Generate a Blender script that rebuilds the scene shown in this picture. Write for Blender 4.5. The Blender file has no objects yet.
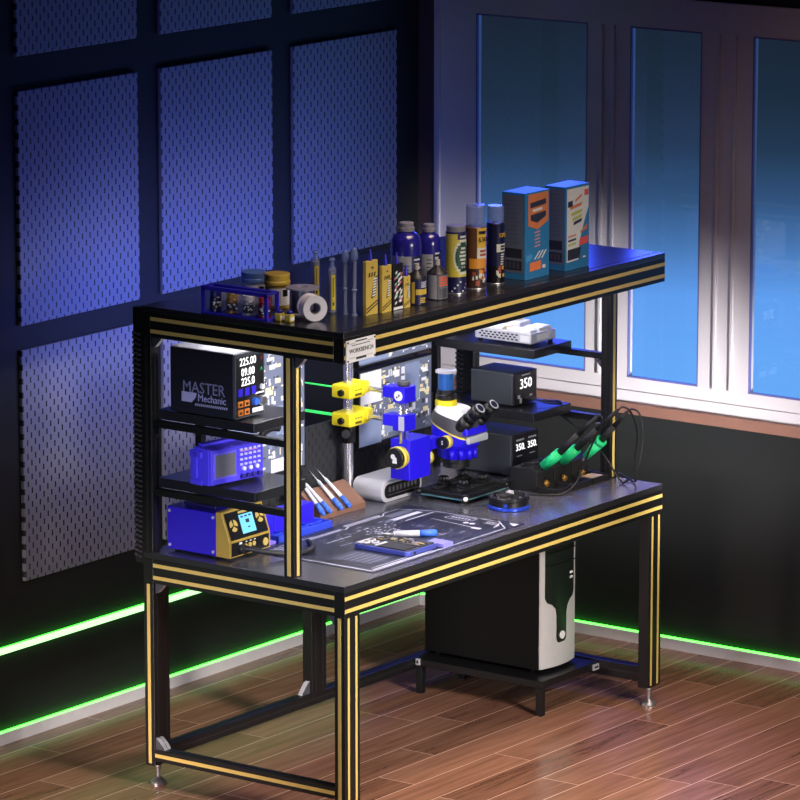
import bpy, bmesh, math, random
from mathutils import Vector, Matrix
random.seed(7)
sc = bpy.context.scene
COL = sc.collection
PI = math.pi

# ------------------------------------------------------------------ materials
def lin(c):
    return tuple(((v/255.0)/12.92 if v/255.0 <= 0.04045 else (((v/255.0)+0.055)/1.055)**2.4) for v in c)

MATS = {}
def mat(name, rgb, rough=0.5, metal=0.0, emit=None, estr=0.0, var=0.06, coat=0.0, alpha=1.0, spec=0.5, scale=40.0, trans=0.0):
    if name in MATS: return MATS[name]
    m = bpy.data.materials.new(name); m.use_nodes = True
    nt = m.node_tree; b = nt.nodes['Principled BSDF']
    c = lin(rgb)
    tc = nt.nodes.new('ShaderNodeTexCoord')
    nz = nt.nodes.new('ShaderNodeTexNoise'); nz.inputs['Scale'].default_value = scale; nz.inputs['Detail'].default_value = 3
    nt.links.new(tc.outputs['Object'], nz.inputs['Vector'])
    mx = nt.nodes.new('ShaderNodeMix'); mx.data_type = 'RGBA'
    mx.inputs['A'].default_value = (*[v*(1-var) for v in c], 1)
    mx.inputs['B'].default_value = (*[min(1, v*(1+var)) for v in c], 1)
    nt.links.new(nz.outputs['Fac'], mx.inputs['Factor'])
    nt.links.new(mx.outputs['Result'], b.inputs['Base Color'])
    mr = nt.nodes.new('ShaderNodeMapRange')
    mr.inputs['To Min'].default_value = max(0.02, rough*0.96); mr.inputs['To Max'].default_value = min(1, rough*1.04)
    nt.links.new(nz.outputs['Fac'], mr.inputs['Value'])
    nt.links.new(mr.outputs['Result'], b.inputs['Roughness'])
    b.inputs['Metallic'].default_value = metal
    b.inputs['Specular IOR Level'].default_value = spec
    b.inputs['Coat Weight'].default_value = coat
    b.inputs['Alpha'].default_value = alpha
    b.inputs['Transmission Weight'].default_value = trans
    if emit is not None:
        b.inputs['Emission Color'].default_value = (*lin(emit), 1)
        b.inputs['Emission Strength'].default_value = estr
    MATS[name] = m
    return m

BLK   = mat('black_anodised', (18, 18, 20), 0.38, 0.0, spec=0.4)
BLK2  = mat('black_groove', (6, 6, 7), 0.6)
GOLD  = mat('gold_inlay', (214, 188, 104), 0.4, 0.15)
TOP   = mat('black_laminate_lit', (78, 78, 86), 0.26, spec=0.6)
SHELF = mat('black_steel_shelf', (34, 34, 37), 0.28)
STEEL = mat('brushed_steel', (190, 190, 195), 0.3, 0.9)
ZINC  = mat('zinc_bracket', (205, 205, 208), 0.4, 0.35)
CHROME= mat('chrome', (232, 232, 236), 0.22, 0.85)
WHITE = mat('white_print', (236, 236, 238), 0.5)
PLATE = mat('white_plate', (228, 230, 232), 0.45)
DARKP = mat('dark_print', (40, 40, 44), 0.6)
BLUE  = mat('royal_blue_plastic', (36, 20, 225), 0.38)
BLUE2 = mat('blue_paint', (40, 22, 200), 0.5)
SCOPE = mat('violet_blue_plastic', (78, 66, 235), 0.42)
SCOPEL= mat('violet_blue_light', (108, 100, 240), 0.42)
YEL   = mat('yellow_plastic', (240, 222, 40), 0.4)
YELK  = mat('pale_yellow_ring', (226, 208, 84), 0.35)
BPL   = mat('black_plastic', (16, 16, 18), 0.4)
BPLM  = mat('black_matte', (22, 22, 24), 0.6)
GREYB = mat('graphite_case', (72, 76, 84), 0.45, 0.3)
GREYD = mat('dark_grey_cover', (70, 68, 72), 0.4)
GREEN = mat('green_silicone', (30, 205, 125), 0.45)
SILV  = mat('silver_plastic', (205, 205, 212), 0.32, 0.3)
GLOW  = mat('lit_digits', (255, 255, 255), 0.5, emit=(255, 255, 255), estr=1.2)
SCRN  = mat('blue_lcd', (110, 190, 225), 0.3, emit=(110, 195, 235), estr=0.55)
SCRG  = mat('grey_lcd', (110, 110, 120), 0.25)
BROWN = mat('brown_card', (122, 88, 72), 0.7)
RUBBER= mat('rubber_cable', (24, 24, 26), 0.5)
TBLUE = mat('tool_blue', (60, 110, 215), 0.35)
LEDG  = mat('green_led', (180, 255, 180), 0.5, emit=(60, 255, 50), estr=7.0)
LEDGF = mat('green_led_diffuser', (180, 255, 180), 0.5, emit=(130, 255, 120), estr=1.5)
LEDG2F = mat('green_led_wide_diffuser', (220, 255, 220), 0.5, emit=(185, 255, 175), estr=1.5)
LEDG2 = mat('green_led_wide', (200, 255, 200), 0.5, emit=(60, 255, 50), estr=4.0)
LEDW  = mat('white_led', (255, 255, 255), 0.5, emit=(255, 250, 255), estr=55.0)
LEDW2 = mat('white_led_front', (255, 255, 255), 0.5, emit=(255, 250, 255), estr=95.0)
LEDB  = mat('blue_led', (90, 110, 255), 0.5, emit=(60, 90, 255), estr=8.0)
ORANGE= mat('orange_socket', (205, 120, 40), 0.5)
RED   = mat('red_plastic', (190, 36, 40), 0.45)
AMBER = mat('amber_bottle', (140, 100, 40), 0.35)

def plain(m): return m

def wallmat():
    return mat('dark_wall_paint', (13, 17, 18), 0.75, var=0.12, scale=6)
WALL = wallmat()
SKIRT = mat('white_skirting', (205, 205, 208), 0.5)
FRAME = mat('window_frame_paint', (192, 188, 192), 0.5, var=0.05, scale=8)
BEAD  = mat('window_bead', (92, 96, 150), 0.45)
CORN  = mat('dark_brown_trim', (70, 56, 56), 0.6, var=0.2, scale=9)

def glassmat():
    m = bpy.data.materials.new('window_glass'); m.use_nodes = True
    nt = m.node_tree; nt.nodes.clear()
    o = nt.nodes.new('ShaderNodeOutputMaterial'); t = nt.nodes.new('ShaderNodeBsdfTransparent'); g = nt.nodes.new('ShaderNodeBsdfGlossy')
    g.inputs['Roughness'].default_value = 0.02
    nz = nt.nodes.new('ShaderNodeTexNoise'); nz.inputs['Scale'].default_value = 2.0
    mr = nt.nodes.new('ShaderNodeMapRange'); mr.inputs['To Min'].default_value = 0.02; mr.inputs['To Max'].default_value = 0.05
    nt.links.new(nz.outputs['Fac'], mr.inputs['Value'])
    t.inputs['Color'].default_value = (0.95, 0.97, 1, 1)
    mx = nt.nodes.new('ShaderNodeMixShader'); nt.links.new(mr.outputs['Result'], mx.inputs[0])
    nt.links.new(t.outputs[0], mx.inputs[1]); nt.links.new(g.outputs[0], mx.inputs[2]); nt.links.new(mx.outputs[0], o.inputs[0])
    return m
GLASS = glassmat()

def clearmat(name, rgb, fac):
    m = bpy.data.materials.new(name); m.use_nodes = True
    nt = m.node_tree; nt.nodes.clear()
    o = nt.nodes.new('ShaderNodeOutputMaterial'); t = nt.nodes.new('ShaderNodeBsdfTransparent'); g = nt.nodes.new('ShaderNodeBsdfPrincipled')
    g.inputs['Base Color'].default_value = (*lin(rgb), 1); g.inputs['Roughness'].default_value = 0.15
    nz = nt.nodes.new('ShaderNodeTexNoise'); nz.inputs['Scale'].default_value = 30
    mr = nt.nodes.new('ShaderNodeMapRange'); mr.inputs['To Min'].default_value = fac-0.05; mr.inputs['To Max'].default_value = fac+0.05
    nt.links.new(nz.outputs['Fac'], mr.inputs['Value'])
    mx = nt.nodes.new('ShaderNodeMixShader'); nt.links.new(mr.outputs['Result'], mx.inputs[0])
    nt.links.new(t.outputs[0], mx.inputs[1]); nt.links.new(g.outputs[0], mx.inputs[2]); nt.links.new(mx.outputs[0], o.inputs[0])
    return m
CLEAR = clearmat('clear_plastic', (170, 180, 215), 0.35)
CLEARC = clearmat('clear_cap', (130, 150, 205), 0.5)

def mathn(nt, op, a, b=None, c=None):
    n = nt.nodes.new('ShaderNodeMath'); n.operation = op
    for i, v in enumerate((a, b, c)):
        if v is None: continue
        if isinstance(v, (int, float)): n.inputs[i].default_value = v
        else: nt.links.new(v, n.inputs[i])
    return n.outputs[0]

def pegmat():
    m = bpy.data.materials.new('slotted_pegboard'); m.use_nodes = True
    nt = m.node_tree; b = nt.nodes['Principled BSDF']
    tc = nt.nodes.new('ShaderNodeTexCoord'); sx = nt.nodes.new('ShaderNodeSeparateXYZ')
    nt.links.new(tc.outputs['Object'], sx.inputs[0])
    u = mathn(nt, 'DIVIDE', sx.outputs['X'], 0.0198)
    fu = mathn(nt, 'FLOOR', u)
    off = mathn(nt, 'MULTIPLY', mathn(nt, 'FLOORED_MODULO', fu, 2.0), 0.5)
    v = mathn(nt, 'ADD', mathn(nt, 'DIVIDE', sx.outputs['Z'], 0.047), off)
    fx = mathn(nt, 'ABSOLUTE', mathn(nt, 'SUBTRACT', mathn(nt, 'FRACT', u), 0.5))
    fz = mathn(nt, 'ABSOLUTE', mathn(nt, 'SUBTRACT', mathn(nt, 'FRACT', v), 0.5))
    mask = mathn(nt, 'MULTIPLY', mathn(nt, 'LESS_THAN', fx, 0.17), mathn(nt, 'LESS_THAN', fz, 0.21))
    mx = nt.nodes.new('ShaderNodeMix'); mx.data_type = 'RGBA'
    mx.inputs['A'].default_value = (*lin((124, 126, 138)), 1); mx.inputs['B'].default_value = (*lin((18, 18, 26)), 1)
    nt.links.new(mask, mx.inputs['Factor']); nt.links.new(mx.outputs['Result'], b.inputs['Base Color'])
    b.inputs['Roughness'].default_value = 0.55
    return m
PEG = pegmat()

def floormat():
    m = bpy.data.materials.new('wood_plank_floor'); m.use_nodes = True
    nt = m.node_tree; b = nt.nodes['Principled BSDF']
    tc = nt.nodes.new('ShaderNodeTexCoord'); sx = nt.nodes.new('ShaderNodeSeparateXYZ')
    nt.links.new(tc.outputs['Object'], sx.inputs[0])
    W, LN = 0.145, 1.15
    v = mathn(nt, 'DIVIDE', mathn(nt, 'ADD', sx.outputs['Y'], 0.04), W)
    row = mathn(nt, 'FLOOR', v)
    fv = mathn(nt, 'FRACT', v)
    wn = nt.nodes.new('ShaderNodeTexWhiteNoise'); wn.noise_dimensions = '1D'; nt.links.new(row, wn.inputs['W'])
    u = mathn(nt, 'ADD', mathn(nt, 'DIVIDE', sx.outputs['X'], LN), mathn(nt, 'MULTIPLY', wn.outputs['Value'], 3.7))
    fu = mathn(nt, 'FRACT', u)
    pid = mathn(nt, 'ADD', mathn(nt, 'MULTIPLY', row, 17.3), mathn(nt, 'FLOOR', u))
    wn2 = nt.nodes.new('ShaderNodeTexWhiteNoise'); wn2.noise_dimensions = '1D'; nt.links.new(pid, wn2.inputs['W'])
    cb = nt.nodes.new('ShaderNodeCombineXYZ')
    nt.links.new(mathn(nt, 'ADD', mathn(nt, 'MULTIPLY', sx.outputs['X'], 1.6), mathn(nt, 'MULTIPLY', pid, 3.1)), cb.inputs[0])
    nt.links.new(mathn(nt, 'MULTIPLY', sx.outputs['Y'], 22.0), cb.inputs[1])
    nz = nt.nodes.new('ShaderNodeTexNoise'); nz.inputs['Scale'].default_value = 1.6; nz.inputs['Detail'].default_value = 6; nz.inputs['Distortion'].default_value = 0.8
    nt.links.new(cb.outputs[0], nz.inputs['Vector'])
    rp = nt.nodes.new('ShaderNodeValToRGB')
    rp.color_ramp.elements[0].position = 0.25; rp.color_ramp.elements[0].color = (*lin((98, 65, 50)), 1)
    rp.color_ramp.elements[1].position = 0.75; rp.color_ramp.elements[1].color = (*lin((154, 111, 90)), 1)
    fac = mathn(nt, 'ADD', mathn(nt, 'MULTIPLY', nz.outputs['Fac'], 0.75), mathn(nt, 'MULTIPLY', wn2.outputs['Value'], 0.25))
    nt.links.new(fac, rp.inputs[0])
    # fine light seams between the planks
    s1 = mathn(nt, 'LESS_THAN', fv, 0.026)
    s2 = mathn(nt, 'LESS_THAN', fu, 0.0025)
    seam = mathn(nt, 'MAXIMUM', s1, s2)
    mx = nt.nodes.new('ShaderNodeMix'); mx.data_type = 'RGBA'
    nt.links.new(seam, mx.inputs['Factor']); nt.links.new(rp.outputs[0], mx.inputs['A']); mx.inputs['B'].default_value = (*lin((206, 168, 148)), 1)
    nt.links.new(mx.outputs['Result'], b.inputs['Base Color'])
    mr = nt.nodes.new('ShaderNodeMapRange'); mr.inputs['To Min'].default_value = 0.16; mr.inputs['To Max'].default_value = 0.28
    nt.links.new(nz.outputs['Fac'], mr.inputs['Value']); nt.links.new(mr.outputs['Result'], b.inputs['Roughness'])
    return m
FLOOR = floormat()

# ------------------------------------------------------------------ mesh helper
FACE = {'-Y': Matrix(((1,0,0),(0,0,-1),(0,1,0))),          # lettering read from the front
        '-X': Matrix(((0,0,-1),(-1,0,0),(0,1,0))),         # lettering read from the left end
        '+Z': Matrix(((1,0,0),(0,1,0),(0,0,1)))}
class MB:
    def __init__(s): s.bm = bmesh.new()
    def _add(s, tb, mi, M=None, smooth=None):
        for f in tb.faces:
            f.material_index = mi
            if smooth is not None: f.smooth = smooth
        me = bpy.data.meshes.new('tmp'); tb.to_mesh(me); tb.free()
        if M is not None: me.transform(M)
        s.bm.from_mesh(me); bpy.data.meshes.remove(me)
        return s
    def box(s, x0, y0, z0, x1, y1, z1, mi=0, bev=0.0, seg=2, M=None):
        tb = bmesh.new()
        bmesh.ops.create_cube(tb, size=1)
        bmesh.ops.scale(tb, vec=(abs(x1-x0), abs(y1-y0), abs(z1-z0)), verts=tb.verts)
        bmesh.ops.translate(tb, vec=((x0+x1)/2, (y0+y1)/2, (z0+z1)/2), verts=tb.verts)
        if bev > 0: bmesh.ops.bevel(tb, geom=list(tb.edges), offset=bev, segments=seg, affect='EDGES', profile=0.5)
        return s._add(tb, mi, M)
    def cyl(s, p0, p1, r0, r1=None, seg=20, mi=0):
        r1 = r0 if r1 is None else r1
        p0 = Vector(p0); p1 = Vector(p1); d = p1-p0
        tb = bmesh.new()
        bmesh.ops.create_cone(tb, cap_ends=True, segments=seg, radius1=max(r0, 1e-5), radius2=max(r1, 1e-5), depth=d.length)
        for f in tb.faces: f.smooth = len(f.verts) == 4
        M = Matrix.Translation((p0+p1)/2) @ d.to_track_quat('Z', 'Y').to_matrix().to_4x4()
        for f in tb.faces: f.material_index = mi
        me = bpy.data.meshes.new('tmp'); tb.to_mesh(me); tb.free(); me.transform(M)
        s.bm.from_mesh(me); bpy.data.meshes.remove(me); return s
    def lathe(s, c, prof, seg=28, mi=0, M=None, cap=True, soft=False):
        # prof: list of (r, z) or (r, z, material index of the band above it)
        tb = bmesh.new(); ms = []
        def ring(r, z): return [tb.verts.new((r*math.cos(2*PI*k/seg), r*math.sin(2*PI*k/seg), z)) for k in range(seg)]
        rings = [ring(p[0], p[1]) for p in prof] if soft else None
        for i in range(len(prof)-1):
            m = prof[i][2] if len(prof[i]) > 2 else mi
            if soft: a, b = rings[i], rings[i+1]
            else: a, b = ring(*prof[i][:2]), ring(*prof[i+1][:2])
            for k in range(seg):
                f = tb.faces.new((a[k], a[(k+1) % seg], b[(k+1) % seg], b[k])); f.smooth = True; f.material_index = m
        if cap:
            for p, rev, m in ((prof[0], True, prof[0][2] if len(prof[0]) > 2 else mi), (prof[-1], False, (prof[-2][2] if len(prof[-2]) > 2 else mi))):
                if p[0] > 1e-4:
                    r = ring(*p[:2]); f = tb.faces.new(r[::-1] if rev else r); f.material_index = m
        me = bpy.data.meshes.new('tmp'); tb.to_mesh(me); tb.free()
        me.transform(Matrix.Translation(c) @ (M.to_4x4() if M is not None else Matrix.Identity(4)))
        s.bm.from_mesh(me); bpy.data.meshes.remove(me); return s
    def prism(s, pts, axis, a0, a1, mi=0, bev=0.0):
        # pts in the plane across `axis`: x -> (y,z), y -> (x,z), z -> (x,y)
        tb = bmesh.new()
        def P(p, a): return {'x': (a, p[0], p[1]), 'y': (p[0], a, p[1]), 'z': (p[0], p[1], a)}[axis]
        lo = [tb.verts.new(P(p, a0)) for p in pts]; hi = [tb.verts.new(P(p, a1)) for p in pts]
        tb.faces.new(lo); tb.faces.new(hi)
        n = len(pts)
        for k in range(n): tb.faces.new((lo[k], lo[(k+1) % n], hi[(k+1) % n], hi[k]))
        bmesh.ops.recalc_face_normals(tb, faces=tb.faces)
        if bev > 0: bmesh.ops.bevel(tb, geom=list(tb.edges), offset=bev, segments=2, affect='EDGES', profile=0.5)
        return s._add(tb, mi)
    def loft(s, loops, mi=0, smooth=True):
        tb = bmesh.new(); R = [[tb.verts.new(p) for p in lp] for lp in loops]; n = len(loops[0])
        for a, b in zip(R, R[1:]):
            for k in range(n):
                f = tb.faces.new((a[k], a[(k+1) % n], b[(k+1) % n], b[k]))
        e0 = [tb.verts.new(p) for p in loops[0]]; e1 = [tb.verts.new(p) for p in loops[-1]]
        caps = [tb.faces.new(e0[::-1]), tb.faces.new(e1)]
        for f in tb.faces: f.smooth = smooth
        for f in caps: f.smooth = False
        return s._add(tb, mi)
    def tube(s, path, r, seg=8, mi=0, sub=6):
        P = [Vector(p) for p in path]
        if len(P) > 2 and sub > 1:
            Q = []
            for i in range(len(P)-1):
                p0 = P[max(i-1, 0)]; p1 = P[i]; p2 = P[i+1]; p3 = P[min(i+2, len(P)-1)]
                for k in range(sub):
                    t = k/sub
                    Q.append(0.5*((2*p1)+(p2-p0)*t+(2*p0-5*p1+4*p2-p3)*t*t+(3*p1-p0-3*p2+p3)*t**3))
            Q.append(P[-1]); P = Q
        tb = bmesh.new(); prev = None; rings = []
        up = Vector((0.13, 0.21, 0.97))
        for i, p in enumerate(P):
            d = (P[min(i+1, len(P)-1)]-P[max(i-1, 0)]).normalized()
            a = d.cross(up); a = a.normalized() if a.length > 1e-4 else Vector((1, 0, 0))
            b = d.cross(a).normalized(); up = -b if b.dot(up) < 0 else b
            a = d.cross(up).normalized(); b = up
            rings.append([tb.verts.new(p+r*(a*math.cos(2*PI*k/seg)+b*math.sin(2*PI*k/seg))) for k in range(seg)])
        for a, b in zip(rings, rings[1:]):
            for k in range(seg):
                f = tb.faces.new((a[k], a[(k+1) % seg], b[(k+1) % seg], b[k])); f.smooth = True
        tb.faces.new(rings[0][::-1]); tb.faces.new(rings[-1])
        bmesh.ops.recalc_face_normals(tb, faces=tb.faces)
        for f in tb.faces: f.material_index = mi
        me = bpy.data.meshes.new('tmp'); tb.to_mesh(me); tb.free(); s.bm.from_mesh(me); bpy.data.meshes.remove(me); return s
    def patch(s, c, r, z0, z1, a0, a1, mi=0, seg=8):
        # a label curved round a bottle, angles in degrees
        tb = bmesh.new(); lo = []; hi = []
        for k in range(seg+1):
            a = math.radians(a0+(a1-a0)*k/seg); x, y = c[0]+r*math.cos(a), c[1]+r*math.sin(a)
            lo.append(tb.verts.new((x, y, z0))); hi.append(tb.verts.new((x, y, z1)))
        for k in range(seg):
            f = tb.faces.new((lo[k], lo[k+1], hi[k+1], hi[k])); f.smooth = True
        return s._add(tb, mi)
    def quad(s, pts, mi=0):
        tb = bmesh.new(); tb.faces.new([tb.verts.new(p) for p in pts]); return s._add(tb, mi)
    def text(s, body, size, loc, face='-Y', mi=0, ext=0.0006, R=None, ax='CENTER', sx=1.0):
        cu = bpy.data.curves.new('t', 'FONT'); cu.body = body; cu.size = size; cu.align_x = ax; cu.align_y = 'CENTER'; cu.extrude = ext
        cu.resolution_u = 2
        o = bpy.data.objects.new('t', cu); COL.objects.link(o)
        me = bpy.data.meshes.new_from_object(o.evaluated_get(bpy.context.evaluated_depsgraph_get()))
        bpy.data.objects.remove(o); bpy.data.curves.remove(cu)
        rot = (R if R is not None else FACE[face]).to_4x4()
        me.transform(Matrix.Translation(loc) @ rot @ Matrix.Diagonal((sx, 1, 1, 1)))
        me.materials.clear()
        for p in me.polygons: p.material_index = mi
        tb = bmesh.new(); tb.from_mesh(me); bpy.data.meshes.remove(me)
        return s._add(tb, mi)
    def build(s, name, mats, parent=None, local=False):
        if not isinstance(mats, (list, tuple)): mats = [mats]
        me = bpy.data.meshes.new(name)
        if parent is not None and not local:
            r = parent
            while r.parent: r = r.parent
            bmesh.ops.translate(s.bm, vec=-Vector(r.location), verts=s.bm.verts)
        s.bm.to_mesh(me); s.bm.free()
        for m in mats: me.materials.append(m)
        o = bpy.data.objects.new(name, me); COL.objects.link(o)
        if parent is not None: o.parent = parent
        return o

def thing(name, label, cat, loc=(0, 0, 0), group=None):
    o = bpy.data.objects.new(name, None); o.empty_display_size = 0.05; COL.objects.link(o); o.location = loc
    o['label'] = label; o['category'] = cat
    if group: o['group'] = group
    return o
def one(o, label, cat, group=None):
    # a thing that is a single mesh: move its origin to its base
    me = o.data; n = len(me.vertices)
    xs = [v.co.x for v in me.vertices]; ys = [v.co.y for v in me.vertices]; z = min(v.co.z for v in me.vertices)
    c = Vector(((min(xs)+max(xs))/2, (min(ys)+max(ys))/2, z))
    me.transform(Matrix.Translation(-c)); o.location = c
    o['label'] = label; o['category'] = cat
    if group: o['group'] = group
    return o
def struct(o): o['kind'] = 'structure'; return o
def dup(root, loc, label, group=None):
    r = root.copy(); COL.objects.link(r); r.location = loc; r['label'] = label
    if group: r['group'] = group
    for ch in list(root.children):
        c = ch.copy(); COL.objects.link(c); c.parent = r
        for g in ch.children:
            d = g.copy(); COL.objects.link(d); d.parent = c
    return r

# ------------------------------------------------------------------ dimensions
L, D = 1.817, 0.808          # bench length and depth
TZ = 0.78                   # tabletop
SZ = 1.583                  # upper shelf top
WY, WX = 1.505, 2.473         # back wall, window wall

# ------------------------------------------------------------------ room
struct(MB().box(-2.2, -4.0, -0.06, WX+0.1, WY+0.1, 0.0).build('floor', FLOOR))
struct(MB().box(-2.2, WY, 0.0, WX+0.1, WY+0.1, 3.3).build('wall_back', WALL))
# window wall, with openings
panes = [(0.753, 1.242), (0.27, 0.572), (-0.66, 0.06)]
Z0, Z1 = 0.982, 2.252
m = MB()
m.box(WX, -4.0, 0.0, WX+0.1, WY, 0.86).box(WX, -4.0, 2.36, WX+0.1, WY, 3.3)
m.box(WX, 1.43, 0.86, WX+0.1, WY, 2.36).box(WX, -4.0, 0.86, WX+0.1, -0.85, 2.36)
struct(m.build('wall_right', WALL))
m = MB()
m.box(WX-0.012, -0.85, 2.252, WX+0.022, 1.43, 2.36).box(WX-0.012, -0.85, 0.893, WX+0.022, 1.43, 0.982)
for a, b in ((1.242, 1.43), (0.572, 0.753), (0.06, 0.27), (-0.85, -0.66)): m.box(WX-0.012, a, 0.982, WX+0.022, b, 2.252)
# raised mouldings on the frame
for y in (1.405, 0.690, 0.640, 0.2, 0.13): m.box(WX-0.022, y-0.006, 0.982, WX-0.012, y+0.006, 2.252, bev=0.002)
m.box(WX-0.02, -0.85, 0.925, WX-0.012, 1.43, 0.935)
struct(m.build('trim_1', FRAME))
for i, (a, b) in enumerate(panes):
    fr = MB()
    t = 0.006
    fr.box(WX-0.0115, a, Z0, WX-0.001, a+t, Z1).box(WX-0.0115, b-t, Z0, WX-0.001, b, Z1)
    fr.box(WX-0.0115, a, Z0, WX-0.001, b, Z0+t).box(WX-0.0115, a, Z1-t, WX-0.001, b, Z1)
    w = struct(fr.build('window_%d' % (i+1), BEAD))
    MB().box(WX-0.007, a+t, Z0+t, WX-0.004, b-t, Z1-t).build('pane', GLASS, w)
SILLM = mat('brown_sill_wood', (122, 88, 76), 0.5, var=0.15, scale=12)
struct(MB().box(WX-0.035, -0.95, 0.852, WX+0.09, 1.48, 0.893, bev=0.003).build('trim_2', SILLM))
struct(MB().box(WX-0.006, 1.43, 0.9, WX, WY, 2.7).build('trim_3', CORN))
# skirting boards with green light strips on their top edge
struct(MB().box(-2.2, WY-0.014, 0.0, WX, WY, 0.04).build('baseboard_back', SKIRT))
struct(MB().box(WX-0.014, -4.0, 0.0, WX, WY-0.014, 0.04).build('baseboard_right', SKIRT))
one(MB().box(-2.0, WY-0.011, 0.0402, WX-0.016, WY-0.001, 0.0452).box(-2.0, WY-0.0125, 0.0402, WX-0.016, WY-0.011, 0.0448, mi=1).build('light_strip', [LEDG, LEDGF]), 'thin green light strip along the skirting under the pegboard wall', 'light strip')
one(MB().box(WX-0.011, -3.5, 0.0402, WX-0.001, WY-0.016, 0.0452).box(WX-0.0125, -3.5, 0.0402, WX-0.011, WY-0.016, 0.0448, mi=1).build('light_strip', [LEDG, LEDGF]), 'thin green light strip along the skirting below the windows', 'light strip')
one(MB().box(-2.0, WY-0.012, 0.313, 2.1, WY-0.0005, 0.333).box(-2.0, WY-0.0135, 0.312, 2.1, WY-0.012, 0.334, mi=1).build('light_strip', [LEDG2, LEDG2F]), 'thick pale green light strip on the back wall below the pegboards', 'light strip')

# pegboards: four columns, three rows
colx = [(0.206, 0.826), (0.948, 1.57), (1.69, 2.312)]
rowz = [(0.54, 1.327), (1.408, 2.19), (2.305, 3.08)]
cn = ['leftmost column', 'middle column', 'column nearest the windows']
rn = ['bottom row', 'middle row', 'top row']
for j, (z0, z1) in enumerate(rowz):
    for i, (x0, x1) in enumerate(colx):
        if (i, j) == (2, 0): continue          # hidden behind the bench
        o = MB().box(x0, WY-0.016, z0, x1, WY-0.001, z1, bev=0.003).build('pegboard_panel', PEG)
        one(o, 'slotted grey pegboard panel on back wall, %s, %s' % (rn[j], cn[i]), 'pegboard', 'pegboard panels on the back wall')

# ------------------------------------------------------------------ workbench
bench = thing('workbench', 'long black aluminium repair workbench with gold striped edges and raised shelf', 'workbench', (0, 0, 0))
GW = 0.012
def beam_front(z0, y0, name, stripes=True, xs=(0, L)):
    m = MB().box(xs[0], y0, z0, xs[1], y0+0.04, z0+0.08, bev=0.0015)
    for zz in (0.02, 0.06):
        if stripes: m.box(xs[0]+0.001, y0-0.0012, z0+zz-GW/2, xs[1]-0.001, y0+0.002, z0+zz+GW/2, mi=1)
    return m.build(name, [BLK, GOLD], bench)
def beam_side(z0, x0, name, left=True):
    m = MB().box(x0, 0.04, z0, x0+0.04, D-0.04, z0+0.08, bev=0.0015)
    for zz in (0.02, 0.06):
        if left: m.box(x0-0.0012, 0.0405, z0+zz-GW/2, x0+0.002, D-0.0405, z0+zz+GW/2, mi=1)
        else: m.box(x0+0.038, 0.041, z0+zz-GW/2, x0+0.0412, D-0.041, z0+zz+GW/2, mi=1)
    return m.build(name, [BLK, GOLD], bench)
for z0, nm in ((0.68, 'table_beam'), (1.485, 'shelf_beam')):
    beam_front(z0, 0.0, nm); beam_front(z0, D-0.04, nm, False)
    beam_side(z0, 0.0, nm); beam_side(z0, L-0.04, nm, False)
m = MB().box(0, 0, 0.76, L, D, TZ, bev=0.002)
m.bm.normal_update()
for f in m.bm.faces:
    if abs(f.normal.z) < 0.6: f.material_index = 1  # only the upper face is paler: lamplight worked into its colour
m.build('tabletop', [TOP, mat('black_edge', (34, 34, 38), 0.35)], bench)
m = MB().box(0, 0, 1.565, L, D, SZ, bev=0.002)
m.box(0.01, 0.028, SZ-0.0004, L-0.01, 0.032, SZ+0.0006, mi=1)
m.build('upper_shelf_board', [mat('black_shelf_laminate', (34, 34, 40), 0.26, spec=0.6), BLK2], bench)
# legs 80 x 40
def leg(x0, y0, z1=0.68, front=True, endstripe=True):
    m = MB().box(x0, y0, 0.07, x0+0.08, y0+0.04, z1, bev=0.0015)
    yf = y0-0.0012
    for dx in (0.02, 0.06):
        if front: m.box(x0+dx-0.005, yf, 0.078, x0+dx+0.005, y0+0.002, z1-0.004, mi=1)
        else: m.box(x0+dx-0.004, yf, 0.075, x0+dx+0.004, y0+0.002, z1-0.004, mi=2)
    if endstripe: m.box(x0-0.0012, y0+0.014, 0.078, x0+0.002, y0+0.026, z1-0.004, mi=1)
    o = m.build('leg', [BLK, GOLD, BLK2], bench)
    return o
def foot(x, y, parent):
    m = MB().lathe((x, y, 0), [(0.026, 0), (0.026, 0.006), (0.022, 0.012), (0.012, 0.02), (0.008, 0.024), (0.0065, 0.024), (0.0065, 0.07)], seg=18)
    m.cyl((x, y, 0.055), (x, y, 0.063), 0.011, seg=6)
    m.build('leveling_foot', STEEL, parent)
for x0, y0, fr, es in ((0, 0, True, True), (0, D-0.04, False, True), (L-0.08, 0, True, False), (L-0.08, D-0.04, False, False)):
    lg = leg(x0, y0, front=fr, endstripe=es); foot(x0+0.04, y0+0.02, lg)
m = MB().box(0.84, D-0.04, 0.127, 0.92, D, 0.68, bev=0.0015)
for dx in (0.02, 0.06): m.box(0.84+dx-0.004, D-0.0412, 0.13, 0.84+dx+0.004, D-0.038, 0.675, mi=1)
m.build('leg', [BLK, BLK2], bench)
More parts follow.
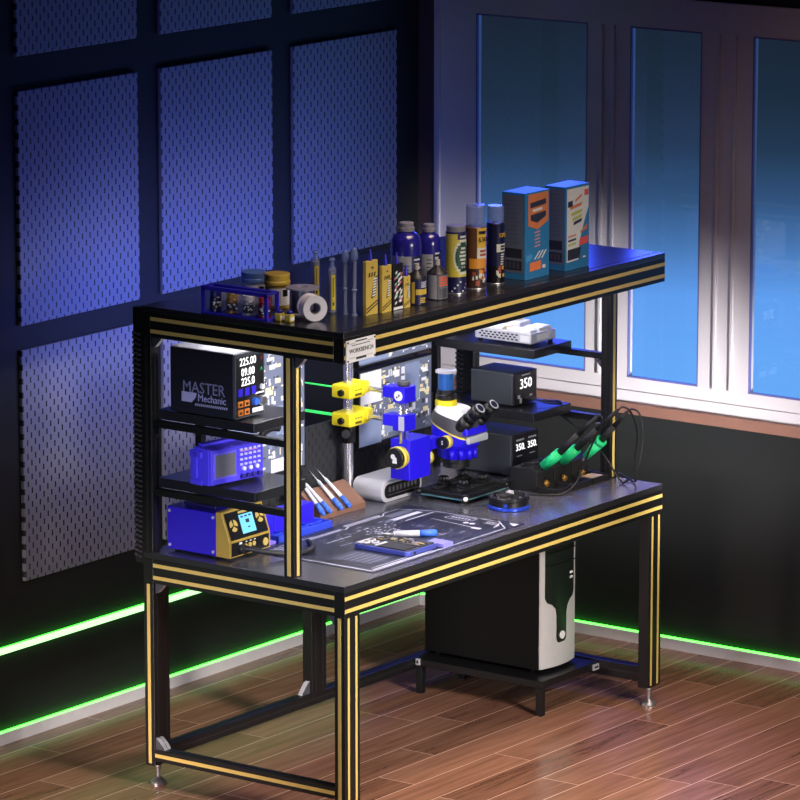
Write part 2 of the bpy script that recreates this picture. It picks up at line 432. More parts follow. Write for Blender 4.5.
# floor rails
m = MB().box(0.08, D-0.04, 0.087, L-0.08, D, 0.127, bev=0.0015); m.box(0.082, D-0.0412, 0.103, L-0.082, D-0.038, 0.111, mi=1)
m.box(0.082, D-0.024, 0.126, L-0.082, D-0.016, 0.1275, mi=1); m.build('floor_rail', [BLK, BLK2], bench)
m = MB().box(0, 0.04, 0.087, 0.04, D-0.04, 0.127, bev=0.0015); m.box(-0.0012, 0.041, 0.101, 0.002, D-0.041, 0.113, mi=1)
m.box(0.016, 0.041, 0.126, 0.024, D-0.041, 0.1275, mi=2); m.build('floor_rail', [BLK, GOLD, BLK2], bench)
m = MB().box(L-0.04, 0.04, 0.078, L, D-0.04, 0.132, bev=0.0015); m.box(L-0.0412, 0.041, 0.1, L-0.038, D-0.041, 0.11, mi=1)
m.build('floor_rail', [BLK, BLK2], bench)
# uprights carrying the upper shelf
def post(x0, y0, stripes=True, w=0.04):
    m = MB().box(x0, y0, TZ, x0+w, y0+0.04, 1.485, bev=0.0015)
    if stripes:
        m.box(x0-0.0012, y0+0.013, TZ+0.004, x0+0.002, y0+0.027, 1.48, mi=1)
        m.box(x0+w/2-0.0065, y0-0.0012, TZ+0.004, x0+w/2+0.0065, y0+0.002, 1.45, mi=1)
    else:
        m.box(x0+w/2-0.004, y0-0.0012, TZ+0.004, x0+w/2+0.004, y0+0.002, 1.48, mi=2)
        m.box(x0-0.0012, y0+0.016, TZ+0.004, x0+0.002, y0+0.024, 1.48, mi=2)
    return m.build('upright', [BLK, GOLD, BLK2], bench)
post(0, 0.197); post(0, D-0.04, False)
# right front upright: gold only on the front
m = MB().box(L-0.04, 0.19, TZ, L, 0.23, 1.485, bev=0.0015); m.box(L-0.0265, 0.1888, TZ+0.004, L-0.0135, 0.192, 1.48, mi=1)
m.box(L-0.0412, 0.206, TZ+0.004, L-0.038, 0.214, 1.48, mi=2); m.build('upright', [BLK, GOLD, BLK2], bench)
post(L-0.04, D-0.04, False)
MB().box(0.265, D-0.03, TZ, 0.29, D-0.005, 1.485).build('upright', BLK, bench)
MB().box(1.575, D-0.03, TZ, 1.597, D-0.005, 1.485).build('upright', BLK, bench)
bp = bpy.data.materials.new('black_slotted_panel'); bp.use_nodes = True
_src = PEG.copy(); bp = _src; bp.name = 'black_slotted_panel'
for n_ in bp.node_tree.nodes:
    if n_.type == 'MIX': n_.inputs['A'].default_value = (*lin((44, 46, 50)), 1); n_.inputs['B'].default_value = (*lin((14, 14, 16)), 1)
MB().box(0.31, D-0.014, TZ, 1.575, D-0.006, 1.045).build('back_panel', bp, bench)
# slotted rear standards with teeth
for x0 in (0.0, L-0.04):
    m = MB().box(x0+0.006, D, 0.74, x0+0.036, D+0.036, 1.575)
    z = 0.76
    while z < 1.5:
        m.box(x0-0.001, D+0.004, z, x0+0.006, D+0.016, z+0.005, mi=1).box(x0-0.001, D+0.02, z+0.003, x0+0.006, D+0.032, z+0.008, mi=1)
        m.box(x0+0.006, D+0.036, z+0.002, x0+0.03, D+0.041, z+0.009, mi=1)
        z += 0.0165
    m.build('slotted_standard', [BPL, GREYD], bench)
# end shelves with their support bars
for nm, x0, x1, y0, zt, bx in (('end_shelf', 0.035, 0.30, 0.38, 1.245, 0.006), ('end_shelf', 0.035, 0.30, 0.378, 1.022, 0.006),
                               ('end_shelf', 1.555, 1.785, 0.358, 1.245, 1.787), ('end_shelf', 1.555, 1.785, 0.358, 1.025, 1.787)):
    s = MB().box(x0, y0, zt-0.031, x1, D-0.035, zt, bev=0.002).build(nm, SHELF, bench)
    MB().box(bx, 0.233, zt-0.052, bx+0.024, D-0.04, zt-0.031).build('support_bar', BLK, s)
# corner brackets
def bracket(x, y, z, sx, sy, sz, parent=bench, s=0.036, w=0.018, axis='y'):
    # triangular gusset in the plane of `axis` and z, silver faces
    m = MB()
    pts = [(0, 0), (sy*s, 0), (sy*s*0.9, sz*s*0.22), (sy*s*0.25, sz*s*0.9), (0, sz*s)]
    if axis == 'y': m.prism([(y+a, z+b) for a, b in pts], 'x', x, x+w)
    else: m.prism([(x+a, z+b) for a, b in pts], 'y', y, y+w)
    m.bm.faces.ensure_lookup_table(); m.bm.normal_update()
    for f in m.bm.faces:
        if abs(f.normal.x if axis == 'y' else f.normal.y) > 0.9: f.material_index = 1
    m.build('corner_bracket', [ZINC, mat('bracket_cheek', (62, 62, 70), 0.45)], parent)
bracket(0.004, D-0.04, 0.127, 1, -1, 1); bracket(0.024, D-0.04, 0.127, 1, -1, 1, w=0.014)
bracket(0.011, D-0.04, 0.68, 1, -1, -1); bracket(0.011, D-0.04, 1.485, 1, -1, -1)
bracket(0.011, 0.197, 1.485, 1, -1, -1)
bracket(0.84, D-0.03, 0.127, -1, -1, 1, axis='x', s=0.042); bracket(0.011, 0.04, 0.68, 1, 1, -1)
bracket(L-0.029, 0.23, 1.19, 1, 1, -1, s=0.03); bracket(L-0.029, 0.23, 0.965, 1, 1, -1, s=0.03)
# sign plate
sg = MB().box(0.006, -0.006, 1.487, 0.156, -0.0013, 1.557, bev=0.001)
for x in (0.012, 0.15):
    for z in (1.493, 1.551): sg.cyl((x, -0.0062, z), (x, -0.0085, z), 0.003, seg=10, mi=1)
sp = sg.build('sign_plate', [PLATE, DARKP], bench); sp['label'] = 'white metal sign plate reading WORKBENCH'
m = MB().text('WORKBENCH', 0.0195, (0.081, -0.0064, 1.522), mi=0)
for k in range(14): m.box(0.033+k*0.0068, -0.0068, 1.5385, 0.033+k*0.0068+0.004, -0.006, 1.5415)
m.box(0.052, -0.0068, 1.5495, 0.11, -0.006, 1.553); m.box(0.055, -0.0068, 1.494, 0.107, -0.006, 1.501)
m.box(0.02, -0.0068, 1.5455, 0.05, -0.006, 1.5463).box(0.112, -0.0068, 1.5455, 0.142, -0.006, 1.5463)
m.box(0.02, -0.0068, 1.5005, 0.05, -0.006, 1.5013).box(0.112, -0.0068, 1.5005, 0.142, -0.006, 1.5013)
m.build('lettering', DARKP, sp)
# white light bar under the upper shelf
for y in (0.10, 0.53):
    xe = L-0.06 if y > 0.3 else 0.72
    lb = MB().box(0.06, y, 1.553, xe, y+0.03, 1.565, mi=1).box(0.07, y+0.003, 1.549, xe-0.01, y+0.027, 1.553)
    lb.build('light_bar', [LEDW if y > 0.3 else LEDW2, BLK], bench)
# computer shelf joined to the floor rails
cs = MB().box(1.435, 0.232, 0.098, 1.777, D-0.04, 0.124, bev=0.002).build('computer_shelf', BLK, bench)
for x, y in ((1.435, 0.236), (1.435, 0.742), (1.68, 0.735)):
    MB().box(x, y, 0.0, x+0.024, y+0.024, 0.098, bev=0.001).build('leg', BLK, cs)
for x0, y0, a in ((1.462, 0.745, 'x'), (1.752, 0.229, 'y')):
    m = MB()
    if a == 'x': m.box(1.426, 0.747, 0.104, 1.4348, 0.761, 0.126).box(1.4255, 0.750, 0.11, 1.4262, 0.758, 0.12, mi=1)
    else: m.box(1.742, 0.226, 0.098, 1.776, 0.2318, 0.118).box(1.747, 0.2255, 0.104, 1.771, 0.2262, 0.112, mi=1)
    m.build('corner_bracket', [ZINC, DARKP], cs)

# ------------------------------------------------------------------ computer tower
pc = thing('computer_tower', 'black computer tower with silver front trim standing under the workbench', 'computer', (1.63, 0.53, 0.124))
X0, X1, Y0, Y1, ZB, ZT = 1.512, 1.722, 0.30, 0.785, 0.134, 0.61
m = MB().box(X0, Y0, ZB, X1, Y1, ZT, bev=0.004); m.build('case', mat('black_case', (8, 8, 9), 0.5, spec=0.15), pc)
for x in (X0+0.03, X1-0.03):
    for y in (Y0+0.04, Y1-0.04): MB().cyl((x, y, 0.124), (x, y, ZB), 0.012, seg=12).build('rubber_foot', BPLM, pc)
# bowed silver front panel
def bow(x): t = (x-X0)/(X1-X0)*2-1; return Y0-0.006-0.016*(1-t*t)
def front_piece(xa, xb, za, zb, off, mi_mat, name, parent, n=12):
    loops = []
    for k in range(n+1):
        x = xa+(xb-xa)*k/n; y = bow(x)-off
        loops.append([(x, y, za), (x, Y0, za), (x, Y0, zb), (x, y, zb)])
    return MB().loft(loops, smooth=False).build(name, mi_mat, parent)
fp = front_piece(X0, X1, ZB+0.006, ZT, 0.0, mat('silver_case_trim', (196, 196, 196), 0.4, 0.1), 'front_panel', pc)
# dark centre section: wide above, narrowing to a tongue with a button
cx = (X0+X1)/2
def dark_strip(z0, z1, w0, w1):
    n = 10; lo = []; hi = []
    tb = MB()
    for k in range(n):
        xa0 = cx-w0+2*w0*k/n; xb0 = cx-w0+2*w0*(k+1)/n; xa1 = cx-w1+2*w1*k/n; xb1 = cx-w1+2*w1*(k+1)/n
        tb.quad([(xa0, bow(xa0)-0.0012, z0), (xb0, bow(xb0)-0.0012, z0), (xb1, bow(xb1)-0.0012, z1), (xa1, bow(xa1)-0.0012, z1)])
    return tb
dk = MB()
secs = [(0.222, 0.017), (0.228, 0.026), (0.24, 0.030), (0.32, 0.030), (0.345, 0.036), (0.362, 0.054), (0.372, 0.078), (0.39, 0.088), (0.606, 0.088)]
n = 12
for (za, wa), (zb, wb) in zip(secs, secs[1:]):
    for k in range(n):
        P = []
        for (z, w, kk) in ((za, wa, k), (za, wa, k+1), (zb, wb, k+1), (zb, wb, k)):
            x = cx-w+2*w*kk/n; P.append((x, bow(x)-0.0015, z))
        dk.quad(P)
dk.build('drive_bay', mat('dark_glossy_panel', (26, 32, 30), 0.25), fp)
m = MB().cyl((cx, bow(cx)-0.001, 0.247), (cx, bow(cx)-0.006, 0.247), 0.014, seg=18); m.build('power_button', PLATE, fp)
for z in (0.435, 0.452): MB().box(cx+0.052, bow(cx+0.062)-0.004, z, cx+0.072, bow(cx+0.062)+0.002, z+0.009, bev=0.002).build('port', PLATE, fp)
m = MB()
for z in (0.50, 0.545): m.box(cx-0.08, bow(cx)+0.004, z, cx+0.08, bow(cx)-0.003, z+0.004)
m.build('drive_slot', BPL, fp)

# ------------------------------------------------------------------ circuit-board panels at the back of the bench
PB = mat('panel_ground', (104, 112, 134), 0.35, emit=(104, 112, 134), estr=0.10)  # panel and chip emission stands in for lamplight from above
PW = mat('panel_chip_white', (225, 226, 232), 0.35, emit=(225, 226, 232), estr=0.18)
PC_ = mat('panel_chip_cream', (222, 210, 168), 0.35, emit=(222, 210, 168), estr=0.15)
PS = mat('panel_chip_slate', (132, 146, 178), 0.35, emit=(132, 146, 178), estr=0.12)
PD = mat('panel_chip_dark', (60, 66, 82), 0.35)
def board_panel(x0, x1, z0, z1, label, seed, rounded=0.0, big=None):
    rnd = random.Random(seed); y = 0.755
    t = thing('circuit_display', label, 'display', ((x0+x1)/2, y, z0))
    pts = [(x0, z0), (x1, z0), (x1, z1), (x0, z1)]
    if rounded:
        pts = [(x0, z0), (x1, z0), (x1, z1-rounded*0.62)]
        for k in range(9):
            a = PI/2*k/8; pts.append((x1-rounded+rounded*math.cos(a), z1-rounded*0.62+rounded*0.62*math.sin(a)))
        pts.append((x0, z1))
    MB().prism(pts, 'y', y, y+0.022).build('housing', BPL, t)
    e = 0.006
    g = [(min(max(px, x0+e), x1-e), min(max(pz, z0+e), z1-e)) for px, pz in pts]
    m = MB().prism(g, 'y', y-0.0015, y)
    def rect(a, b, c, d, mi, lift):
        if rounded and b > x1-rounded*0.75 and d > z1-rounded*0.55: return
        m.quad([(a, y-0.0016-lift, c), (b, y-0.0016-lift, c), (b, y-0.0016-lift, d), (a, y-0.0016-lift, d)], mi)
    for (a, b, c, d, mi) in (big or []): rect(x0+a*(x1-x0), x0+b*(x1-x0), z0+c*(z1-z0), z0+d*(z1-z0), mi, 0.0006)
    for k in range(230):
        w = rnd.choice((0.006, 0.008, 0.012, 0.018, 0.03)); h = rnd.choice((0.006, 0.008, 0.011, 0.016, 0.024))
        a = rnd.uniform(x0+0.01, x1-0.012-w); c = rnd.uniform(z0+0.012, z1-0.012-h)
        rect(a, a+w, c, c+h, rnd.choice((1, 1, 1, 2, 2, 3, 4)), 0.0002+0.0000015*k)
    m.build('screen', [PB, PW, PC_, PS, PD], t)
    m = MB()
    for x in (x0+0.06, x1-0.06-rounded):
        m.box(x-0.008, y+0.022, z1-0.06, x+0.008, y+0.026, 1.485)
        m.box(x-0.008, y+0.026, 1.477, x+0.008, y+0.036, 1.485)
    m.build('mount', BLK, t)
    return t
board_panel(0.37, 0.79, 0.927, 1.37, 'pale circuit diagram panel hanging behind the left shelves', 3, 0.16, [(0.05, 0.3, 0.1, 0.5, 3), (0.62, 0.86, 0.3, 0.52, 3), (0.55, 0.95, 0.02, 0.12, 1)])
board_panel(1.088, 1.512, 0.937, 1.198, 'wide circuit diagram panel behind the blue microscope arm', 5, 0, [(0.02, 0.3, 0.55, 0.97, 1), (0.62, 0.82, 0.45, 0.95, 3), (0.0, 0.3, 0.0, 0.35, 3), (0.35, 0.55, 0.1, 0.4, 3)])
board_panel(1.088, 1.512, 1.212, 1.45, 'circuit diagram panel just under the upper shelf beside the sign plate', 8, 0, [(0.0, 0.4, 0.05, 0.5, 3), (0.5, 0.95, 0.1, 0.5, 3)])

# ------------------------------------------------------------------ left end shelves: power supply, oscilloscope, soldering station
DKNAVY = mat('navy_case', (26, 26, 38), 0.45)
ps = thing('bench_power_supply', 'dark bench power supply reading 225 on the upper left shelf', 'power supply', (0.117, 0.58, 1.245))
x0, x1, y0, y1, z0, z1 = 0.032, 0.182, 0.458, 0.715, 1.249, 1.458
MB().box(x0, y0, z0, x1, y1, z1, bev=0.003).build('case', DKNAVY, ps)
MB().box(x0+0.002, y0+0.002, z1-0.001, x1-0.002, y1-0.002, z1+0.002, bev=0.001).build('lid', mat('lid_lamp_glare', (176, 178, 186), 0.35), ps)  # pale sheet over the navy top; lamp glare put into its colour
for x in (x0+0.02, x1-0.02):
    for y in (y0+0.03, y1-0.03): MB().cyl((x, y, 1.245), (x, y, 1.25), 0.008, seg=10).build('foot', BPLM, ps)
pf = MB().box(x0, y0-0.006, z0, x1, y0, z1, bev=0.0015).box(x0+0.006, y0-0.0068, z0+0.006, x1-0.006, y0-0.006, z1-0.012, mi=1)
pf = pf.build('front_panel', [GREYB, BPL], ps)
m = MB()
H = z1-z0; W = x1-x0; yf = y0-0.0072
for s_, fz in (('225.00', 0.86), ('09.00', 0.70), ('225.0', 0.55)): m.text(s_, 0.036, (x0+0.064, yf, z0+H*fz), sx=0.86)
m.build('digits', GLOW, pf)
MB().text('V', 0.016, (x0+0.133, yf, z0+H*0.86)).build('unit_mark', RED, pf)
MB().text('A', 0.016, (x0+0.133, yf, z0+H*0.70)).build('unit_mark', GREEN, pf)
m = MB()
for k in range(3): m.box(x0+0.012+k*0.035, yf-0.0015, z0+H*0.34, x0+0.034+k*0.035, yf, z0+H*0.46)
m.build('port', BLUE2, pf)
for k, fz in enumerate((0.22, 0.09)):
    m = MB()
    for j in range(2): m.box(x0+0.010+j*0.032, yf-0.004, z0+H*(fz-0.04), x0+0.034+j*0.032, yf, z0+H*(fz+0.05), mi=0).box(x0+0.016+j*0.032, yf-0.005, z0+H*(fz-0.02), x0+0.028+j*0.032, yf-0.004, z0+H*(fz+0.02), mi=1)
    m.build('socket', [ORANGE, BPL], pf)
MB().lathe((x0+0.127, yf, z0+H*0.22), [(0.016, 0), (0.016, 0.006), (0.013, 0.018), (0.0, 0.018)], M=Matrix.Rotation(PI/2, 3, 'X')).build('knob', STEEL, pf)
MB().lathe((x0+0.095, yf, z0+H*0.22), [(0.013, 0), (0.011, 0.012), (0.0, 0.012)], M=Matrix.Rotation(PI/2, 3, 'X')).build('knob', TBLUE, pf)
MB().lathe((x0+0.133, yf, z0+H*0.42), [(0.009, 0), (0.008, 0.008), (0.0, 0.008)], M=Matrix.Rotation(PI/2, 3, 'X')).build('knob', PLATE, pf)
m = MB(); m.box(x0+0.085, yf-0.001, z0+H*0.05, x0+0.14, yf, z0+H*0.12); m.box(x0+0.10, yf-0.001, z0+H*0.325, x0+0.145, yf, z0+H*0.35); m.build('marking', WHITE, pf)
# side lettering
LILAC = mat('pale_lilac_print', (178, 180, 222), 0.5)
xs = x0-0.0006
m = MB()
m.text('MASTER', 0.052, (xs, 0.579, 1.334), '-X', sx=0.92)
m.build('lettering', mat('slate_print', (128, 130, 168), 0.5), ps)
m = MB().text('Mechanic', 0.033, (xs, 0.546, 1.303), '-X', sx=0.92)
m.prism([(0.668, 1.318), (0.668, 1.286), (0.628, 1.286), (0.612, 1.302), (0.606, 1.318)], 'x', xs-0.0006, xs)
for k in range(17):
    y = 0.615-k*0.0078
    m.prism([(y, 1.277), (y-0.004, 1.277), (y-0.008, 1.285), (y-0.004, 1.285)], 'x', xs-0.0006, xs)
m.build('lettering', LILAC, ps)

osc = thing('oscilloscope', 'violet blue oscilloscope with grey screen on the middle left shelf', 'oscilloscope', (0.122, 0.56, 1.022))
osc_rot = math.radians(-9)
m = MB(); x0, x1, y0, y1, z0, z1 = -0.118, 0.112, -0.045, 0.034, 0.008, 0.125
m.prism([(y0, z0), (y1, z0), (y1, z1-0.01), (y1-0.015, z1+0.004), (y0+0.004, z1), (y0, z1-0.004)], 'x', x0, x1, bev=0.003)
m.box(x0-0.008, y1-0.03, z0+0.02, x0, y1, z1-0.006, bev=0.002).box(x0-0.008, y1-0.05, z1-0.03, x0+0.01, y1+0.004, z1-0.008, bev=0.002)
m.box(x0-0.006, y1-0.05, z0-0.002, x0+0.02, y1+0.004, z0+0.014, bev=0.002)
m.box(x0+0.02, 0.0, z1-0.003, x1-0.02, y1-0.006, z1+0.011, bev=0.004)
m.build('case', SCOPE, osc, True)
m = MB().box(x0+0.002, y0-0.008, z0+0.002, x1-0.002, y0, z1-0.002, bev=0.003); bz = m.build('bezel', SCOPE, osc, True)
m = MB().box(x0+0.012, y0-0.010, z0+0.018, x0+0.112, y0-0.006, z1-0.012, bev=0.002).box(x0+0.021, y0-0.0108, z0+0.026, x0+0.104, y0-0.0098, z1-0.020, mi=1)
m.build('screen', [SCOPEL, SCRG], bz, True)
KEY = mat('pale_key', (214, 214, 240), 0.4)
rnd = random.Random(2)
for r in range(4):
    for c in range(5):
        MB().box(x0+0.126+c*0.019, y0-0.0125, z0+0.050+r*0.016, x0+0.137+c*0.019, y0-0.008, z0+0.057+r*0.016, bev=0.001).build('button', KEY, bz, True)
MB().box(x0+0.13, y0-0.009, z0+0.0945, x0+0.205, y0-0.0078, z0+0.0965).build('marking', mat('pink_line', (220, 150, 170), 0.5), bz, True)
for c in range(3): MB().cyl((x0+0.14+c*0.028, y0-0.008, z0+0.040), (x0+0.14+c*0.028, y0-0.018, z0+0.040), 0.0075, 0.0065, seg=14).build('knob', KEY, bz, True)
for c in range(4): MB().cyl((x0+0.134+c*0.024, y0-0.008, z0+0.016), (x0+0.134+c*0.024, y0-0.022, z0+0.016), 0.0075, seg=14).build('socket', mat('dark_violet', (40, 34, 130), 0.4), bz, True)
for x in (x0+0.03, x1-0.03):
    for y in (-0.03, 0.03): MB().cyl((x, y, 0), (x, y, z0+0.002), 0.006, seg=10).build('foot', BPLM, osc, True)
osc.rotation_euler.z = osc_rot
# probe with a blue holder beside the oscilloscope
pr = thing('probe_handle', 'blue plug with thick black hose beside the oscilloscope', 'probe', (0.262, 0.545, 1.022))
MB().lathe((0.262, 0.545, 1.022), [(0.018, 0), (0.018, 0.008), (0.013, 0.012), (0.017, 0.055), (0.015, 0.06), (0.0, 0.06)], seg=18).build('plug', SCOPE, pr)
MB().tube([(0.262, 0.545, 1.08), (0.265, 0.543, 1.12), (0.278, 0.53, 1.158), (0.298, 0.515, 1.172), (0.325, 0.505, 1.168)], 0.0125, 10).build('hose', RUBBER, pr)

# soldering station
ss = thing('soldering_station', 'blue soldering station with slanted gold and black control panel', 'soldering station', (0.16, 0.63, TZ))
CASEB = mat('station_blue', (40, 22, 186), 0.45)
GOLDP = mat('gold_painted', (188, 158, 70), 0.42, 0.2)
x0, x1, ys, yb = 0.058, 0.262, 0.553, 0.775
zb = TZ+0.008; zt = 0.928
MB().box(x0, ys, zb, x1, yb-0.02, zt, bev=0.002).build('case', CASEB, ss)
for x in (x0+0.02, x1-0.02):
    for y in (ys+0.02, yb-0.05): MB().cyl((x, y, TZ), (x, y, zb+0.002), 0.011, seg=12).build('foot', BPLM, ss)
YB = 0.497   # lower front edge
prof = [(ys, zb), (YB, zb), (YB, zb+0.052), (ys-0.022, zt+0.006), (ys, zt+0.006)]
gp = MB().prism(prof, 'x', x0-0.003, x1+0.003, bev=0.0012).build('front_housing', GOLDP, ss)
# black fascia: lower flat part and slanted upper part
m = MB().box(x0+0.006, YB-0.0012, zb+0.004, x1-0.006, YB+0.001, zb+0.048)
sl0 = Vector((0, YB, zb+0.052)); sl1 = Vector((0, ys-0.022, zt+0.006)); sd = (sl1-sl0); sl = sd.length; sd.normalize()
sn = Vector((0, -sd.z, sd.y))
def slp(x, t, off=0.001): p = sl0+sd*(t*sl)+sn*off; return (x, p.y, p.z)
m.quad([slp(x0+0.006, 0.04), slp(x1-0.006, 0.04), slp(x1-0.006, 0.94), slp(x0+0.006, 0.94)])
fa = m.build('fascia', BPL, gp)
MB().quad([slp(x0+0.072, 0.16, 0.002), slp(x0+0.142, 0.16, 0.002), slp(x0+0.142, 0.78, 0.002), slp(x0+0.072, 0.78, 0.002)]).build('screen', SCRN, fa)
m = MB()
for k in range(3): m.quad([slp(x0+0.08+k*0.02, 0.68, 0.0026), slp(x0+0.093+k*0.02, 0.68, 0.0026), slp(x0+0.093+k*0.02, 0.73, 0.0026), slp(x0+0.08+k*0.02, 0.73, 0.0026)])
m.quad([slp(x0+0.1, 0.48, 0.0026), slp(x0+0.118, 0.48, 0.0026), slp(x0+0.118, 0.6, 0.0026), slp(x0+0.1, 0.6, 0.0026)])
m.quad([slp(x0+0.104, 0.32, 0.0026), slp(x0+0.116, 0.32, 0.0026), slp(x0+0.116, 0.36, 0.0026), slp(x0+0.104, 0.36, 0.0026)])
m.build('screen_marks', mat('lcd_ink', (40, 60, 90), 0.5), fa)
MB().quad([slp(x0+0.074, 0.83, 0.002), slp(x0+0.14, 0.83, 0.002), slp(x0+0.14, 0.90, 0.002), slp(x0+0.074, 0.90, 0.002)]).build('marking', GOLD, fa)
for xc, tt in ((x0+0.036, 0.5), (x0+0.173, 0.58)):
    m = MB()
    for k in range(3):
        a0 = PI/2+k*2*PI/3+0.15
        poly = [(xc, tt*sl)]+[(xc+0.018*math.cos(a0+j*0.3), tt*sl+0.018*math.sin(a0+j*0.3)) for j in range(7)]
        c2 = (sum(p[0] for p in poly)/len(poly)-xc, sum(p[1] for p in poly)/len(poly)-tt*sl)
        poly = [(p[0]+c2[0]*0.18, p[1]+c2[1]*0.18) for p in poly]
        m.quad([slp(p[0], p[1]/sl, 0.003) for p in poly])
    m.build('keypad', GOLD, fa)
for k in range(3): MB().cyl((x0+0.074+k*0.022, YB-0.001, zb+0.03), (x0+0.074+k*0.022, YB-0.006, zb+0.03), 0.0075, seg=14).build('button', GOLD, fa)
MB().cyl((x0+0.178, YB-0.001, zb+0.024), (x0+0.178, YB-0.005, zb+0.024), 0.0125, seg=18).build('dial', GOLD, fa)
m = MB().box(x0+0.044, YB-0.004, zb+0.036, x0+0.056, YB, zb+0.046)
for k in range(3): m.box(x0+0.077+k*0.022, YB-0.002, zb+0.041, x0+0.085+k*0.022, YB, zb+0.044)
m.build('marking', WHITE, fa)
m = MB().tube([(x0+0.05, YB, zb+0.026), (x0+0.06, YB-0.03, zb+0.026), (x0+0.09, YB-0.075, zb+0.016), (x0+0.15, YB-0.12, TZ+0.013), (x0+0.22, YB-0.14, TZ+0.0105), (x0+0.29, YB-0.11, TZ+0.0115), (x0+0.33, YB-0.06, TZ+0.0115)], 0.0085, 10)
m.cyl((x0+0.05, YB-0.02, zb+0.026), (x0+0.05, YB, zb+0.026), 0.014, seg=16)
m.build('cable', RUBBER, ss)
m = MB().box(x0+0.035, ys+0.03, zt+0.004, x0+0.06, yb-0.06, zt+0.013, bev=0.003)
for y in (ys+0.04, yb-0.07): m.cyl((x0+0.047, y, zt), (x0+0.047, y, zt+0.006), 0.006, seg=10)
m.build('handle', mat('navy_handle', (24, 22, 70), 0.4), ss)
for y in (ys+0.012, yb-0.032):
    for z in (zb+0.014, zt-0.014): MB().cyl((x0, y, z), (x0-0.004, y, z), 0.005, seg=12).build('screw', ZINC, ss)

# ------------------------------------------------------------------ blue parts tray and tool rest on the tabletop
tr = thing('parts_tray', 'blue sorting tray with raised rear block behind the soldering station', 'tray', (0.44, 0.6, TZ))
m = MB().box(0.345, 0.525, TZ, 0.635, 0.66, TZ+0.008, bev=0.002)
m.box(0.345, 0.525, TZ, 0.352, 0.60, TZ+0.022).box(0.628, 0.525, TZ, 0.635, 0.60, TZ+0.022).box(0.345, 0.525, TZ, 0.635, 0.532, TZ+0.022)
for x in (0.42, 0.49, 0.56): m.box(x-0.003, 0.532, TZ, x+0.003, 0.60, TZ+0.018)
m.box(0.352, 0.562, TZ, 0.628, 0.567, TZ+0.018)
m.build('base', mat('tray_blue', (46, 70, 205), 0.45), tr)
m = MB().box(0.35, 0.60, TZ+0.008, 0.635, 0.66, TZ+0.075, bev=0.004)
for x in (0.42, 0.49, 0.56): m.box(x-0.006, 0.598, TZ+0.012, x+0.006, 0.604, TZ+0.07, bev=0.002)
m.build('rear_block', BLUE2, tr)
one(MB().box(0.268, 0.53, TZ, 0.338, 0.65, TZ+0.010, bev=0.002).build('pad', mat('lavender_pad', (128, 110, 240), 0.5)), 'flat lavender pad lying beside the soldering station', 'pad')
tst = MB().prism([(0.605, TZ), (0.605, TZ+0.022), (0.692, TZ+0.086), (0.70, TZ+0.086), (0.70, TZ)], 'x', 0.675, 0.925, bev=0.002).build('tool_rest', BROWN)
one(tst, 'brown wedge rest under the four blue capped tools', 'rest')
TW = mat('tool_white', (226, 228, 240), 0.35)
def fine_tool(p_cap, p_tip, label):
    a = Vector(p_cap); b = Vector(p_tip); d = (b-a).normalized()
    t = thing('precision_screwdriver', label, 'screwdriver', a, 'blue capped precision tools on the brown rest')
    MB().cyl(a, a+d*0.012, 0.006, 0.0078, 14).cyl(a+d*0.012, a+d*0.05, 0.0082, 0.0082, 14).cyl(a+d*0.018, a+d*0.022, 0.0088, seg=14).build('cap', TBLUE, t)
    ln = (b-a).length
    MB().cyl(a+d*0.05, a+d*(ln*0.68), 0.0066, 0.0052, 14).cyl(a+d*(ln*0.68), a+d*(ln*0.72), 0.0052, 0.003, 12).build('handle', TW, t)
    MB().cyl(a+d*(ln*0.72), b, 0.0024, 0.0006, 8).build('tip', STEEL, t)
for (c, tp, lb_) in (((0.668, 0.584, 0.8065), (0.716, 0.732, 0.906), 'blue capped precision tool leaning on the brown rest, first from the gold striped post'),
                     ((0.706, 0.584, 0.8065), (0.722, 0.745, 0.919), 'blue capped precision tool leaning on the brown rest, second from the gold striped post'),
                     ((0.768, 0.584, 0.8065), (0.79, 0.745, 0.919), 'blue capped precision tool leaning on the brown rest, second from the chrome pole'),
                     ((0.814, 0.584, 0.8065), (0.828, 0.745, 0.919), 'blue capped precision tool leaning on the brown rest, nearest to the chrome pole')):
    fine_tool(c, tp, lb_)

# ------------------------------------------------------------------ microscope
mic = thing('microscope', 'blue stereo microscope with white head on a chrome pole and yellow clamps', 'microscope', (1.01, 0.74, TZ))
m = MB().lathe((1.01, 0.74, TZ), [(0.034, 0), (0.034, 0.005), (0.024, 0.009), (0.024, 0.012), (0.017, 0.013)], seg=28); m.build('pole_base', BPL, mic)
MB().lathe((1.01, 0.74, TZ), [(0.0165, 0.008), (0.0165, 0.66), (0.014, 0.663), (0, 0.663)], seg=28).build('pole', CHROME, mic)
cl = MB().cyl((1.01, 0.74, 0.973), (1.01, 0.74, 1.044), 0.0235, seg=28).build('collar', BPL, mic)
MB().cyl((0.988, 0.728, 1.012), (0.955, 0.71, 1.012), 0.017, 0.015, seg=8).cyl((0.998, 0.732, 1.012), (0.985, 0.726, 1.012), 0.007, seg=10).build('clamp_knob', BPLM, cl)
ROD = 1.045
GROD = mat('green_reflection_rod', (80, 210, 110), 0.3, emit=(60, 230, 110), estr=0.9)  # green reflection on the chrome rear rods, painted as colour and emission
